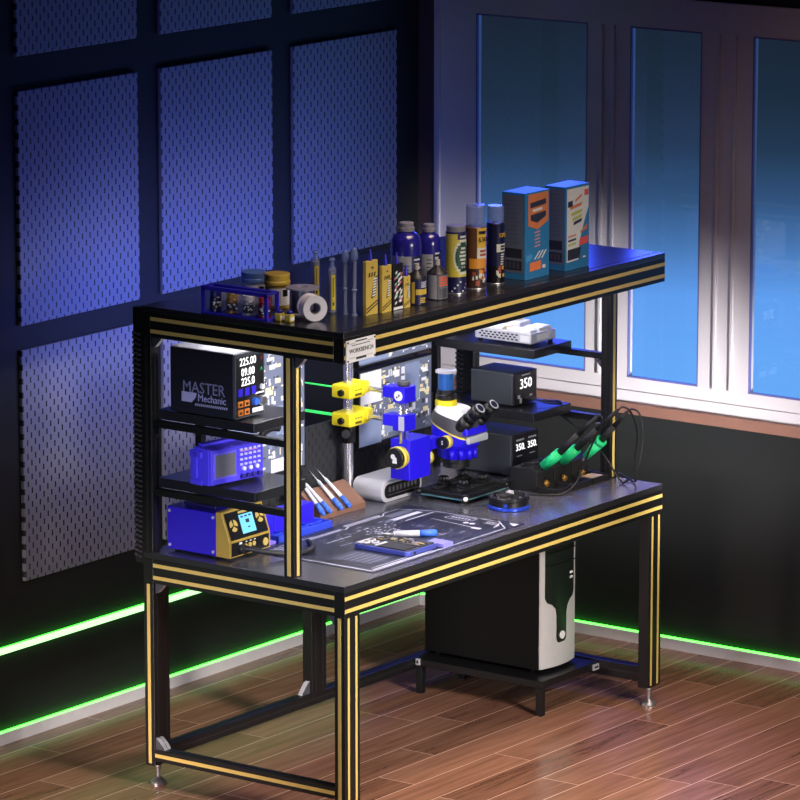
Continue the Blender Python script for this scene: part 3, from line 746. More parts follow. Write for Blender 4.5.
for zr, ext in ((1.154, 0.0), (1.058, 0.02)):
    c = MB().box(0.957, 0.692, zr-0.022, 1.045+ext, 0.772, zr+0.024, bev=0.006)
    c.box(1.025+ext, 0.684, zr-0.012, 1.056+ext, 0.768, zr+0.030, bev=0.005)
    c = c.build('rod_clamp', YEL, mic)
    MB().cyl((0.957, 0.727, zr-0.002), (0.945, 0.727, zr-0.002), 0.012, 0.012, seg=6).build('screw_knob', BPL, c)
    m = MB().box(0.985, 0.6912, zr-0.014, 1.02, 0.6922, zr-0.006)
    for k in range(3): m.box(0.985+k*0.014, 0.6912, zr+0.004, 0.994+k*0.014, 0.6922, zr+0.007)
    m.build('marking', mat('olive_print', (90, 84, 20), 0.5), c)
    MB().cyl((1.055, 0.54, zr+0.002), (1.055, 0.768, zr+0.002), 0.0085, seg=16).build('boom_rod', CHROME, mic)
    e_ = MB().cyl((1.025, 0.770, zr-0.002), (1.025, 0.965, zr-0.002), 0.0052 if ext else 0.003, seg=12).build('boom_rod', GROD, mic); e_['label'] = 'slim rear boom rod with green reflection painted on'
# blue blocks on two vertical rods
for z0, z1 in ((1.136, 1.19), (1.04, 1.094)):
    c = MB().box(0.995, 0.495, z0, 1.06, 0.545, z1, bev=0.0025)
    c.box(1.0, 0.54, z0+0.012, 1.055, 0.59, z1-0.004, bev=0.0025)
    c = c.build('slide_block', BLUE, mic)
    if z0 > 1.1:
        MB().cyl((1.025, 0.52, z1), (1.025, 0.52, z1+0.016), 0.022, seg=20).build('knob', GREYD, c)
        m = MB().cyl((0.995, 0.52, 1.16), (0.993, 0.52, 1.16), 0.017, seg=20)
        m.build('badge', WHITE, c)
        MB().box(0.9922, 0.514, 1.158, 0.993, 0.519, 1.166).box(0.9922, 0.522, 1.152, 0.993, 0.528, 1.158).build('badge_mark', BPL, c)
    else:
        MB().box(0.9922, 0.496, z0+0.003, 0.995, 0.518, z1-0.003).build('side_plate', SILV, c)
for x in (1.013, 1.043): MB().cyl((x, 0.522, 0.995), (x, 0.522, 1.14), 0.008, seg=16).build('guide_rod', CHROME, mic)
fb = MB().box(1.012, 0.486, 0.87, 1.132, 0.566, 1.008, bev=0.003).build('focus_block', BLUE, mic)
kn = MB().cyl((1.012, 0.522, 0.950), (1.0, 0.522, 0.950), 0.036, seg=32).cyl((1.0, 0.522, 0.950), (0.985, 0.522, 0.950), 0.038, seg=32).build('focus_knob', YELK, fb)
MB().cyl((0.985, 0.522, 0.950), (0.972, 0.522, 0.950), 0.035, 0.034, seg=32).build('knob_face', BPL, kn)
m = MB().cyl((0.9725, 0.526, 0.956), (0.9712, 0.526, 0.956), 0.009, seg=14).cyl((0.9725, 0.518, 0.948), (0.9712, 0.518, 0.948), 0.008, seg=14).box(0.9712, 0.51, 0.934, 0.9725, 0.528, 0.944); m.build('badge', WHITE, kn)
m = MB().prism([(0.495, 0.945), (0.495, 0.992), (0.562, 0.992), (0.562, 0.945)], 'x', 1.132, 1.15, bev=0.002)
m.prism([(1.13, 0.515), (1.25, 0.495), (1.25, 0.545), (1.13, 0.56)], 'z', 0.948, 0.985, bev=0.002)
m.build('head_arm', BLUE, mic)
MB().cyl((1.14, 0.515, 0.925), (1.16, 0.515, 0.925), 0.024, seg=24).cyl((1.13, 0.515, 0.925), (1.14, 0.515, 0.925), 0.012, seg=16).build('tension_knob', YELK, mic)
HX, HY = 1.29, 0.492
def ell(cx, cy, rx, ry, z, tilt=0.0, n=32, p=2.6):
    out = []
    for k in range(n):
        a = 2*PI*k/n; ca, sa = math.cos(a), math.sin(a)
        x = rx*math.copysign(abs(ca)**(2/p), ca); y = ry*math.copysign(abs(sa)**(2/p), sa)
        out.append((cx+x, cy+y, z+tilt*y))
    return out
hd = MB().loft([ell(HX, HY, 0.055, 0.06, 0.905, 0, p=2), ell(HX, HY, 0.060, 0.064, 0.91, 0, p=2), ell(HX, HY, 0.060, 0.064, 0.94, 0, p=2), ell(HX, HY, 0.066, 0.072, 0.945), ell(HX, HY, 0.070, 0.081, 0.965), ell(HX, HY, 0.072, 0.083, 1.004, 0.36)]).build('head_body', BLUE, mic)
m = MB()
for k in range(4):
    a = math.radians(200+k*28); m.cyl((HX+0.062*math.cos(a), HY+0.066*math.sin(a), 0.908), (HX+0.062*math.cos(a), HY+0.066*math.sin(a), 0.94), 0.010, seg=10)
m.build('grip_ring', BLUE, hd)
MB().lathe((HX, HY, 0), [(0.040, 0.872), (0.046, 0.874), (0.046, 0.892), (0.050, 0.894), (0.050, 0.906)], seg=32).build('objective', BPL, mic)
MB().loft([ell(HX, HY, 0.0735, 0.0845, 1.004, 0.36), ell(HX, HY, 0.0735, 0.0845, 1.010, 0.36)]).build('trim_ring', YELK, mic)
# lower cover: dark sides, silver front lip
m = MB().loft([ell(HX, HY, 0.073, 0.084, 1.010, 0.36), ell(HX, HY, 0.072, 0.083, 1.026, 0.34), ell(HX, HY, 0.062, 0.076, 1.052, 0.22)])
m.build('dark_cover', GREYD, mic)
MB().box(HX-0.058, HY-0.093, 0.966, HX+0.058, HY-0.078, 0.992, bev=0.006).build('front_lip', SILV, mic)
m = MB().loft([ell(HX, HY, 0.061, 0.075, 1.050, 0.22), ell(HX, HY+0.004, 0.054, 0.068, 1.068, 0.14), ell(HX, HY+0.012, 0.046, 0.052, 1.080, 0.06)])
m.build('white_cover', WHITE, mic)
bx = MB().prism([(HY-0.088, 0.995), (HY-0.035, 0.99), (HY-0.03, 1.045), (HY-0.066, 1.048)], 'x', HX-0.055, HX+0.06, bev=0.004).build('eyepiece_mount', BLUE, mic)
ed = Vector((0, -0.72, 0.70)).normalized()
for x in (HX-0.038, HX+0.042):
    b0 = Vector((x, HY-0.042, 1.014))
    e = MB().cyl(b0, b0+ed*0.05, 0.027, 0.025, 24).cyl(b0+ed*0.05, b0+ed*0.075, 0.021, 0.021, 24).cyl(b0+ed*0.075, b0+ed*0.108, 0.024, 0.022, 24).cyl(b0+ed*0.108, b0+ed*0.116, 0.0225, 0.019, 24).build('eyepiece', BPL, mic)
    MB().cyl(b0+ed*0.1161, b0+ed*0.1168, 0.0185, 0.0185, 20).build('eyepiece_rim', SILV, e)
    MB().cyl(b0+ed*0.1169, b0+ed*0.1174, 0.0135, 0.0135, 20).build('eye_lens', mat('eye_lens', (40, 44, 60), 0.1), e)
PY = HY+0.044
PZ = 0.012
MB().lathe((HX, PY, PZ), [(0.03, 1.058), (0.037, 1.066), (0.037, 1.084), (0.034, 1.087)], seg=28).build('port_ring', YEL, mic)
MB().lathe((HX, PY, PZ), [(0.03, 1.087), (0.035, 1.092), (0.035, 1.104), (0.031, 1.108), (0.031, 1.122)], seg=28).build('port_adapter', BPL, mic)
cam_ = MB().lathe((HX, PY, PZ), [(0.0275, 1.122), (0.0275, 1.18)], seg=8).build('camera_tube', mat('camera_blue', (52, 110, 190), 0.3, 0.4), mic)
MB().lathe((HX, PY, PZ), [(0.036, 1.18), (0.036, 1.188), (0, 1.188)], seg=28).build('camera_cap', SILV, mic)
for s_ in (-1,):
    k_ = MB().cyl((HX-0.07, HY-0.015, 0.972), (HX-0.094, HY-0.015, 0.972), 0.022, seg=26).build('zoom_knob', YELK, mic)
    f_ = MB().cyl((HX-0.094, HY-0.015, 0.972), (HX-0.104, HY-0.015, 0.972), 0.0215, seg=26).build('knob_face', BPL, k_)
    MB().text('S', 0.02, (HX-0.1048, HY-0.015, 0.972), '-X').build('badge', WHITE, k_)

# silver base box beneath the microscope arm
sb = thing('docking_box', 'rounded silver box with black slotted front under the microscope arm', 'box', (1.11, 0.65, TZ))
def rr(x0, x1, z0, z1, r, n=6):
    pts = []
    for cx_, cz_, a0 in ((x1-r, z0+r, -90), (x1-r, z1-r, 0), (x0+r, z1-r, 90), (x0+r, z0+r, 180)):
        for k in range(n+1):
            a = math.radians(a0+90*k/n); pts.append((cx_+r*math.cos(a), cz_+r*math.sin(a)))
    return pts
MB().prism(rr(1.0, 1.228, TZ, TZ+0.076, 0.03), 'y', 0.592, 0.715, bev=0.003).build('shell', SILV, sb)
fi = MB().prism(rr(1.014, 1.214, TZ+0.013, TZ+0.062, 0.022), 'y', 0.589, 0.594).build('front_inset', BPL, sb)
m = MB()
for k in range(8): m.box(1.035+k*0.021, 0.5878, TZ+0.035, 1.045+k*0.021, 0.5892, TZ+0.052)
m.box(1.03, 0.5878, TZ+0.024, 1.2, 0.5892, TZ+0.026)
m.build('slots', mat('slot_grey', (70, 70, 74), 0.5), fi)

# ------------------------------------------------------------------ repair mat
matt = thing('repair_mat', 'dark blue black repair mat with white printed lines and chevrons', 'mat', (0.6, 0.27, TZ))
mx0, mx1, my0, my1 = 0.2, 1.035, 0.035, 0.515
MH = 0.002
poly = [(mx0, my0), (mx1, my0), (mx1, my1), (mx0, my1)]
MB().prism(poly, 'z', TZ, TZ+MH).build('sheet', mat('mat_rubber', (27, 30, 50), 0.42, var=0.15, scale=9), matt)
m = MB(); zz = TZ+MH+0.0003
def strip(a, b, w=0.005, mi=0):
    a = Vector((*a, 0)); b = Vector((*b, 0)); d = (b-a).normalized(); nrm = Vector((-d.y, d.x, 0))*w/2
    m.quad([(a-nrm)+Vector((0, 0, zz)), (b-nrm)+Vector((0, 0, zz)), (b+nrm)+Vector((0, 0, zz)), (a+nrm)+Vector((0, 0, zz))], mi)
def rc(x0, x1, y0, y1, mi=0, z=zz): m.quad([(x0, y0, z), (x1, y0, z), (x1, y1, z), (x0, y1, z)], mi)
# outline
out = [(0.215, 0.05), (0.945, 0.05), (1.012, 0.12), (1.012, 0.40), (0.965, 0.50), (0.885, 0.50), (0.85, 0.478), (0.66, 0.478), (0.625, 0.462), (0.42, 0.49), (0.3, 0.49)]
for a, b in zip(out, out[1:]): strip(a, b, 0.0045)
strip((0.213, 0.05), (0.213, 0.36), 0.006); strip((0.23, 0.06), (0.55, 0.06), 0.006); strip((0.24, 0.075), (0.5, 0.075), 0.003)
# lettered header bars
for x in range(16): rc(0.435+x*0.0115, 0.443+x*0.0115, 0.462, 0.482)
for x in range(19): rc(0.655+x*0.010, 0.663+x*0.010, 0.482, 0.50)
rc(0.66, 0.85, 0.486, 0.496); rc(0.435, 0.62, 0.468, 0.476)
rc(0.82, 0.975, 0.405, 0.428)
for x in range(12): rc(0.85+x*0.0105, 0.858+x*0.0105, 0.44, 0.475, 2)
rc(0.84, 1.0, 0.375, 0.381)
# left chevrons and triangle
for o_ in (0.0, 0.03): strip((0.245+o_, 0.49), (0.275+o_, 0.46), 0.008); strip((0.275+o_, 0.46), (0.275+o_, 0.42), 0.008)
m.quad([(0.222, 0.49, zz), (0.222, 0.45, zz), (0.25, 0.45, zz)])
# right end box, bracket and triangle
bx_ = [(0.97, 0.305), (1.0, 0.285), (1.0, 0.2), (0.975, 0.2), (0.955, 0.22), (0.955, 0.3), (0.97, 0.305)]
for a, b in zip(bx_, bx_[1:]): strip(a, b, 0.003)
m.text('REWORK', 0.022, (0.978, 0.25, zz), R=Matrix.Rotation(-PI/2, 3, 'Z'), ext=0.0) if False else [rc(0.972, 0.986, 0.215+k*0.013, 0.222+k*0.013) for k in range(6)]
m.lathe((0.935, 0.20, zz-0.0002), [(0.0095, 0.0), (0.0095, 0.0005), (0.0, 0.0005)], seg=14)
m.lathe((0.935, 0.175, zz-0.0002), [(0.0095, 0.0), (0.0095, 0.0005), (0.0, 0.0005)], seg=14)
for o_ in (0.0, 0.012, 0.024): strip((0.99-o_, 0.15), (0.99-o_, 0.105-o_*0.3), 0.004); strip((0.99-o_, 0.105-o_*0.3), (0.955-o_, 0.085), 0.004)
m.quad([(1.018, 0.085, zz), (1.018, 0.045, zz), (0.985, 0.045, zz)])
strip((0.92, 0.33), (0.89, 0.12), 0.003); rc(0.88, 0.9, 0.11, 0.145)
# faint circuit-board drawing and tables
rnd = random.Random(11)
for k in range(150):
    x = rnd.uniform(0.42, 0.83); y = rnd.uniform(0.12, 0.44); w = rnd.choice((0.004, 0.008, 0.014, 0.03)); h = rnd.choice((0.003, 0.004, 0.008))
    rc(x, x+w, y, y+h, 2, zz-0.00012+0.0000004*k)
for k in range(60):
    x = rnd.uniform(0.6, 0.78); y = rnd.uniform(0.31, 0.42); rc(x, x+rnd.uniform(0.003, 0.012), y, y+rnd.uniform(0.002, 0.006), 0, zz-0.0001+0.0000004*k)
rc(0.28, 0.40, 0.11, 0.26, 3, zz-0.0002)
for k in range(6): rc(0.285, 0.395, 0.12+k*0.023, 0.124+k*0.023, 2, zz)
for k in range(22): rc(0.43+0.006*k, 0.434+0.006*k, 0.39, 0.393+0.005*rnd.random(), 0, zz)
PRW = mat('soft_white_print', (206, 208, 230), 0.5)
m.build('print', [PRW, PRW, mat('grey_print', (120, 124, 148), 0.5), mat('dim_print', (62, 66, 86), 0.5)], matt)

MZ = TZ+MH
ph = thing('disassembled_phone', 'opened phone with blue frame and exposed circuit board on the mat', 'phone', (0.5, 0.17, MZ))
px0, px1, py0, py1 = 0.428, 0.592, 0.066, 0.29
m = MB().prism(rr(px0, px1, py0, py1, 0.018), 'z', MZ+0.001, MZ+0.016, bev=0.002); m.build('frame', mat('phone_blue', (84, 96, 190), 0.3, 0.5), ph)
m = MB().prism(rr(px0+0.006, px1-0.006, py0+0.006, py1-0.006, 0.014), 'z', MZ+0.016, MZ+0.0172); m.build('chassis', mat('phone_inner', (36, 38, 46), 0.5), ph)
m = MB().box(px0+0.008, py0+0.02, MZ+0.0172, px0+0.075, py0+0.13, MZ+0.020, bev=0.001); m.build('battery', BPLM, ph)
m = MB().box(px0+0.08, py0+0.012, MZ+0.0172, px1-0.01, py1-0.012, MZ+0.0195)
rnd = random.Random(4)
for k in range(46):
    x = rnd.uniform(px0+0.084, px1-0.03); y = rnd.uniform(py0+0.016, py1-0.034)
    m.box(x, y, MZ+0.0195, x+rnd.uniform(0.006, 0.018), y+rnd.uniform(0.006, 0.02), MZ+0.0198+rnd.uniform(0.0005, 0.002), mi=rnd.choice((1, 2, 3, 3)))
m.build('circuit_board', [mat('pcb', (48, 50, 46), 0.5), STEEL, mat('pcb_gold', (196, 170, 110), 0.4, 0.4), BPLM], ph)
m = MB()
for x, y in ((px0+0.03, py1-0.035), (px0+0.06, py1-0.035), (px0+0.045, py1-0.06)): m.cyl((x, y, MZ+0.0172), (x, y, MZ+0.022), 0.013, seg=18, mi=0).cyl((x, y, MZ+0.022), (x, y, MZ+0.0223), 0.008, seg=14, mi=1)
m.build('camera_module', [SILV, BPL], ph)
m = MB().box(px0+0.012, py1-0.095, MZ+0.0172, px0+0.072, py1-0.08, MZ+0.0195).box(px0+0.01, py1-0.03, MZ+0.0172, px1-0.05, py1-0.01, MZ+0.0195); m.build('shield', SILV, ph)
MB().cyl((0.462, py0+0.0005, MZ+0.0085), (0.462, py0-0.0025, MZ+0.0085), 0.005, seg=12).build('port', BPL, ph)
one(MB().prism(rr(0.602, 0.655, 0.05, 0.125, 0.006), 'z', MZ, MZ+0.012, bev=0.0015).build('phone_part', mat('lilac_part', (128, 126, 222), 0.4)), 'small lilac phone part on the mat beside the opened phone', 'phone part')

pn = thing('pen_tool', 'silver pen tool with blue end lying on the mat behind the phone', 'pen', (0.68, 0.21, MZ))
a = Vector((0.595, 0.305, MZ+0.0115)); b = Vector((0.722, 0.165, MZ+0.0115)); d = (b-a).normalized(); ln = (b-a).length
MB().cyl(a+d*0.05, a+d*(ln*0.70), 0.0095, 0.0105, 18).cyl(a+d*0.045, a+d*0.05, 0.006, 0.0095, 18).build('barrel', SILV, pn)
MB().cyl(a+d*(ln*0.70), a+d*(ln*0.97), 0.0112, 0.0112, 18).cyl(a+d*(ln*0.97), b, 0.0112, 0.009, 18).build('end_cap', TBLUE, pn)
MB().cyl(a, a+d*0.045, 0.0016, 0.0045, 12).build('tip', STEEL, pn)

# ------------------------------------------------------------------ board holder, tip cleaner
bh = thing('board_holder', 'square black board holder with clamp knobs in front of the microscope', 'board holder', (1.24, 0.45, TZ))
hx0, hx1, hy0, hy1 = 1.150, 1.392, 0.355, 0.548
for x in (hx0+0.025, hx1-0.025):
    for y in (hy0+0.025, hy1-0.025): MB().cyl((x, y, TZ), (x, y, TZ+0.014), 0.013, seg=14).build('foot', BPLM, bh)
m = MB().box(hx0, hy0, TZ+0.014, hx1, hy1, TZ+0.034, bev=0.004); m.box(hx0+0.012, hy0-0.0008, TZ+0.013, hx1-0.004, hy0+0.003, TZ+0.018, mi=1).box(hx0-0.0008, hy0+0.012, TZ+0.013, hx0+0.003, hy1-0.01, TZ+0.018, mi=1)
m.build('base_plate', [BPL, mat('teal_edge', (84, 130, 138), 0.3, 0.2)], bh)
c = MB().cyl((hx0+0.004, hy0+0.004, TZ+0.024), (hx0-0.010, hy0-0.008, TZ+0.024), 0.013, seg=20).build('corner_knob', BPL, bh)
MB().cyl((hx0-0.0101, hy0-0.0081, TZ+0.024), (hx0-0.0108, hy0-0.0087, TZ+0.024), 0.0075, seg=16).build('badge', WHITE, c)
MB().cyl((hx0+0.005, hy1-0.01, TZ+0.026), (hx0-0.012, hy1+0.006, TZ+0.026), 0.011, seg=16).build('corner_knob', BPL, bh)
MB().cyl((hx1-0.005, hy0+0.012, TZ+0.026), (hx1+0.02, hy0+0.002, TZ+0.026), 0.009, seg=16).build('corner_knob', BPL, bh)
for y in (hy0+0.05, hy0+0.14): MB().box(hx0+0.015, y-0.012, TZ+0.034, hx1-0.015, y+0.012, TZ+0.042, bev=0.002).build('rail', BPLM, bh)
for x, y in ((hx0+0.06, hy0+0.05), (hx0+0.17, hy0+0.05), (hx0+0.07, hy0+0.14), (hx0+0.18, hy0+0.14)):
    m = MB().box(x-0.02, y-0.017, TZ+0.042, x+0.02, y+0.017, TZ+0.052, bev=0.003)
    for k in range(5):
        a = k*2*PI/5; m.cyl((x+0.010*math.cos(a), y+0.010*math.sin(a), TZ+0.052), (x+0.010*math.cos(a), y+0.010*math.sin(a), TZ+0.070), 0.0068, seg=10)
    m.cyl((x, y, TZ+0.052), (x, y, TZ+0.070), 0.0115, seg=14).build('clamp', BPL, bh)
tc_ = thing('tip_cleaner', 'round black tip cleaner with glossy blue foot near the bench front', 'tip cleaner', (1.205, 0.215, TZ))
CB = mat('glossy_blue', (40, 70, 190), 0.2, 0.3)
MB().lathe((1.205, 0.215, TZ), [(0.066, 0), (0.071, 0.003), (0.071, 0.010), (0.066, 0.014), (0.062, 0.014)], seg=40).build('foot_ring', CB, tc_)
MB().lathe((1.205, 0.215, TZ), [(0.066, 0.0125), (0.066, 0.03), (0.07, 0.033), (0.07, 0.042), (0.064, 0.045), (0.054, 0.045), (0.052, 0.035), (0, 0.035)], seg=40).build('body', BPL, tc_)
for k in range(10):
    m = MB(); a = k*2*PI/10; m.cyl((1.205+0.0595*math.cos(a), 0.215+0.0595*math.sin(a), TZ+0.0445), (1.205+0.0595*math.cos(a), 0.215+0.0595*math.sin(a), TZ+0.048), 0.0045, seg=8).build('stud', GREYD, tc_)
MB().box(1.165, 0.20, TZ+0.035, 1.215, 0.245, TZ+0.049, bev=0.005).build('sponge', BPLM, tc_)
MB().box(1.225, 0.225, TZ+0.035, 1.25, 0.245, TZ+0.05, bev=0.003).build('clip', SILV, tc_)
for k, an in enumerate((205, 218)):
    a = math.radians(an); MB().cyl((1.205+0.066*math.cos(a), 0.215+0.066*math.sin(a), TZ+0.022), (1.205+0.0705*math.cos(a), 0.215+0.0705*math.sin(a), TZ+0.022), 0.006, seg=10).build('button', BPL if k else CB, tc_)

# ------------------------------------------------------------------ iron stands and irons
stand_labels = ['black soldering iron stand with tray, nearest the tip cleaner', 'black soldering iron stand with tray, middle of the row of three', 'black soldering iron stand with tray, nearest the gold striped post']
SX = [1.448, 1.556, 1.664]
st = thing('iron_stand', stand_labels[0], 'iron stand', (SX[0], 0.27, TZ), 'soldering iron stands on the tabletop')
w = 0.103
m = MB().prism([(0, 0), (0.112, 0), (0.112, 0.076), (0.03, 0.084), (0.0, 0.07)], 'x', 0.0, w, bev=0.003)
m.build('body', BPLM, st, True)
MB().lathe((w/2, 0.06, 0.0805), [(0.033, -0.003), (0.033, 0.003), (0.026, 0.003), (0.024, 0.0005), (0, 0.0005)], seg=28).build('socket_ring', BPL, st, True)
m = MB().lathe((w/2, 0.002, 0.028), [(0.017, 0), (0.017, 0.004), (0.0, 0.004)], seg=20, M=Matrix.Rotation(PI/2, 3, 'X')); m.build('tip_hole', BPL, st, True)
MB().cyl((w/2, 0.0, 0.026), (w/2, -0.012, 0.021), 0.012, 0.010, 16).build('brass_tip', mat('brass', (176, 132, 62), 0.4, 0.5), st, True)
m = MB().box(0.0, -0.085, 0, w, -0.001, 0.006, bev=0.001)
for a in ((0, -0.085, w, -0.08), (0, -0.006, w, -0.001), (0, -0.085, 0.005, -0.001), (w-0.005, -0.085, w, -0.001)): m.box(a[0], a[1], 0, a[2], a[3], 0.022, bev=0.001)
m.build('tray', BPLM, st, True)
stands = [st]
for k in (1, 2): stands.append(dup(st, (SX[k], 0.27, TZ), stand_labels[k]))
o = MB().box(0.012, -0.07, 0.006, w-0.012, -0.018, 0.018, bev=0.003)
pad = o.build('cleaning_sponge', mat('tan_sponge', (196, 166, 116), 0.8)); one(pad, 'tan sponge lying in the tray of the stand nearest the gold striped post', 'sponge')
pad.location = Vector((SX[2]+w/2, 0.27-0.044, TZ+0.006))

iron_lab = ['green sleeved soldering iron in the stand nearest the tip cleaner', 'green sleeved soldering iron in the middle stand', 'green sleeved soldering iron in the stand nearest the gold striped post']
cables = [
    [(1.505, 0.062, 1.064), (1.508, 0.046, 1.058), (1.513, 0.055, 1.02), (1.525, 0.095, 0.96), (1.535, 0.135, 0.885), (1.52, 0.155, 0.82), (1.47, 0.172, 0.788), (1.43, 0.21, 0.785), (1.40, 0.27, 0.785), (1.39, 0.33, 0.785)],
    [(1.62, 0.055, 1.065), (1.62, 0.035, 1.078), (1.63, 0.01, 1.06), (1.66, 0.005, 1.0), (1.70, 0.03, 0.95), (1.72, 0.05, 0.88), (1.75, 0.065, 0.80), (1.77, 0.085, 0.786), (1.79, 0.12, 0.787), (1.80, 0.17, 0.80)],
    [(1.735, 0.094, 1.034), (1.735, 0.075, 1.046), (1.735, 0.045, 1.035), (1.735, 0.03, 0.98), (1.735, 0.035, 0.90), (1.735, 0.06, 0.82), (1.735, 0.10, 0.788), (1.735, 0.11, 0.786), (1.742, 0.135, 0.80), (1.75, 0.20, 0.87), (1.76, 0.29, 0.935), (1.77, 0.40, 0.985)],
]
starts = [((1.505, 0.279, 0.862), (1.505, 0.214, 0.916), (1.505, 0.062, 1.064)), ((1.618, 0.279, 0.858), (1.618, 0.222, 0.910), (1.62, 0.055, 1.065)), ((1.733, 0.262, 0.855), (1.735, 0.196, 0.924), (1.735, 0.094, 1.034))]
for k in range(3):
    a, b, c = [Vector(v) for v in starts[k]]
    t = thing('soldering_iron', iron_lab[k], 'soldering iron', a, 'soldering irons with green sleeves')
    d1 = (b-a).normalized(); d2 = (c-b).normalized()
    if k < 2: g = MB().cyl(a, b, 0.0178, 0.0185, 24).cyl(b, b+d1*0.002, 0.0185, 0.016, 24)
    else: g = MB().cyl(a, b-d1*0.02, 0.012, 0.020, 24).cyl(b-d1*0.02, b, 0.020, 0.021, 24)
    g.build('grip_sleeve', GREEN, t)
    MB().cyl(b-d1*0.01, b+(c-b)*0.5, 0.0125, 0.0105, 16).cyl(b+(c-b)*0.5, c, 0.0095, 0.006, 16).build('handle', BPLM, t)
    MB().tube(cables[k], 0.0035, 8).build('cable', RUBBER, t)
    MB().cyl(a, a-d1*0.03, 0.006, 0.004, 10).build('tip', STEEL, t)

# ------------------------------------------------------------------ right-hand instruments
def digit_box(name, label, cat, x0, x1, y0, y1, zb, zt, digits, dsize, knobs):
    t = thing(name, label, cat, ((x0+x1)/2, (y0+y1)/2, zb))
    MB().box(x0, y0+0.006, zb+0.004, x1, y1, zt, bev=0.006).build('case', GREYB, t)
    for x in (x0+0.025, x1-0.025):
        for y in (y0+0.035, y1-0.03): MB().cyl((x, y, zb), (x, y, zb+0.006), 0.009, seg=10).build('foot', BPLM, t)
    f = MB().box(x0+0.001, y0, zb+0.005, x1-0.001, y0+0.006, zt-0.001, bev=0.003).build('front_panel', BPL, t)
    H = zt-zb; W = x1-x0; m = MB()
    for s_, fx, fz in digits: m.text(s_, dsize, (x0+W*fx, y0-0.0006, zb+H*fz))
    m.build('digits', GLOW, f)
    m = MB()
    for fx, fz, w_, h_ in knobs: m.box(x0+W*fx-w_/2, y0-0.002, zb+H*fz-h_/2, x0+W*fx+w_/2, y0, zb+H*fz+h_/2)
    m.build('controls', ZINC, f)
    return t
rs = digit_box('heating_controller', 'grey controller box showing 350 on the right middle shelf', 'controller', 1.6, 1.74, 0.470, 0.655, 1.025, 1.143, [('350', 0.5, 0.63)], 0.050,
          [(0.2, 0.28, 0.012, 0.012), (0.28, 0.16, 0.010, 0.018), (0.72, 0.26, 0.014, 0.006), (0.5, 0.9, 0.05, 0.004)])
MB().tube([(1.665, 0.468, 1.047), (1.668, 0.43, 1.048), (1.69, 0.385, 1.038), (1.735, 0.365, 1.031), (1.765, 0.40, 1.0295), (1.745, 0.45, 1.0295)], 0.004, 8).build('cable', RUBBER, rs)
digit_box('dual_controller', 'wide grey controller box with two lit readings on the tabletop at right', 'controller', 1.592, 1.748, 0.468, 0.69, TZ, 0.928, [('350.', 0.29, 0.68), ('350.', 0.75, 0.68)], 0.034,
          [(0.15, 0.22, 0.007, 0.012), (0.38, 0.22, 0.007, 0.012), (0.62, 0.22, 0.007, 0.012), (0.85, 0.22, 0.007, 0.012), (0.27, 0.86, 0.045, 0.006), (0.74, 0.86, 0.045, 0.006), (0.25, 0.48, 0.03, 0.003), (0.75, 0.48, 0.03, 0.003)])
# preheater on the top right shelf with white parts on it
hp = thing('preheating_plate', 'low silver plate device with slotted side on the upper right shelf', 'preheater', (1.66, 0.5, 1.245))
x0, x1, y0, y1 = 1.592, 1.742, 0.395, 0.63
for x in (x0+0.012, x1-0.012):
    for y in (y0+0.015, y1-0.015): MB().box(x-0.006, y-0.006, 1.245, x+0.006, y+0.006, 1.256).build('foot', BPLM, hp)
m = MB().box(x0, y0, 1.256, x1, y1, 1.291, bev=0.002)
for r in range(3):
    for k in range(9): m.box(x0-0.0008, y0+0.055+k*0.018+(r % 2)*0.009, 1.263+r*0.0085, x0+0.001, y0+0.065+k*0.018+(r % 2)*0.009, 1.268+r*0.0085, mi=1)
m.build('case', [SILV, DARKP], hp)
MB().box(x0-0.001, y0+0.006, 1.262, x0, y0+0.045, 1.284).build('label', WHITE, hp)
MB().box(x0+0.035, y0-0.001, 1.264, x0+0.11, y0, 1.285).build('label', WHITE, hp)
WP = mat('white_parts', (235, 235, 232), 0.5)
for nm, (a, b, c, d, h), lab in (('phone_shell', (0.01, 0.05, 0.01, 0.11, 0.010), 'white flat cover lying on the preheating plate nearest the bench front edge'), ('phone_shell', (0.065, 0.14, 0.012, 0.075, 0.012), 'white square piece on the right front of the preheating plate'),
                                 ('phone_shell', (0.01, 0.06, 0.125, 0.20, 0.013), 'white block on the left rear of the preheating plate')):
    one(MB().box(x0+a, y0+c, 1.291, x0+b, y0+d, 1.291+h, bev=0.002).build(nm, WP), lab, 'phone part')
o = MB().box(x0+0.075, y0+0.10, 1.291, x0+0.145, y0+0.21, 1.311, bev=0.003).box(x0+0.085, y0+0.12, 1.311, x0+0.135, y0+0.17, 1.322, bev=0.003).build('white_connector', WP)
one(o, 'tall white moulded part on the right rear of the preheating plate', 'part')
one(MB().cyl((x0+0.02, y0+0.116, 1.297), (x0+0.062, y0+0.116, 1.297), 0.006, seg=12).build('small_tube', mat('amber_tube', (206, 176, 110), 0.4)), 'small amber tube among the white parts on the preheating plate', 'tube')

# ------------------------------------------------------------------ goods on the upper shelf
CAMA = 232   # angle (deg) at which bottle labels face, towards the bench front
def bottle(name, label, cat, c, parts, group=None):
    t = thing(name, label, cat, (c[0], c[1], SZ), group)
    for nm, m_, mats in parts: m_.build(nm, mats, t)
    return t
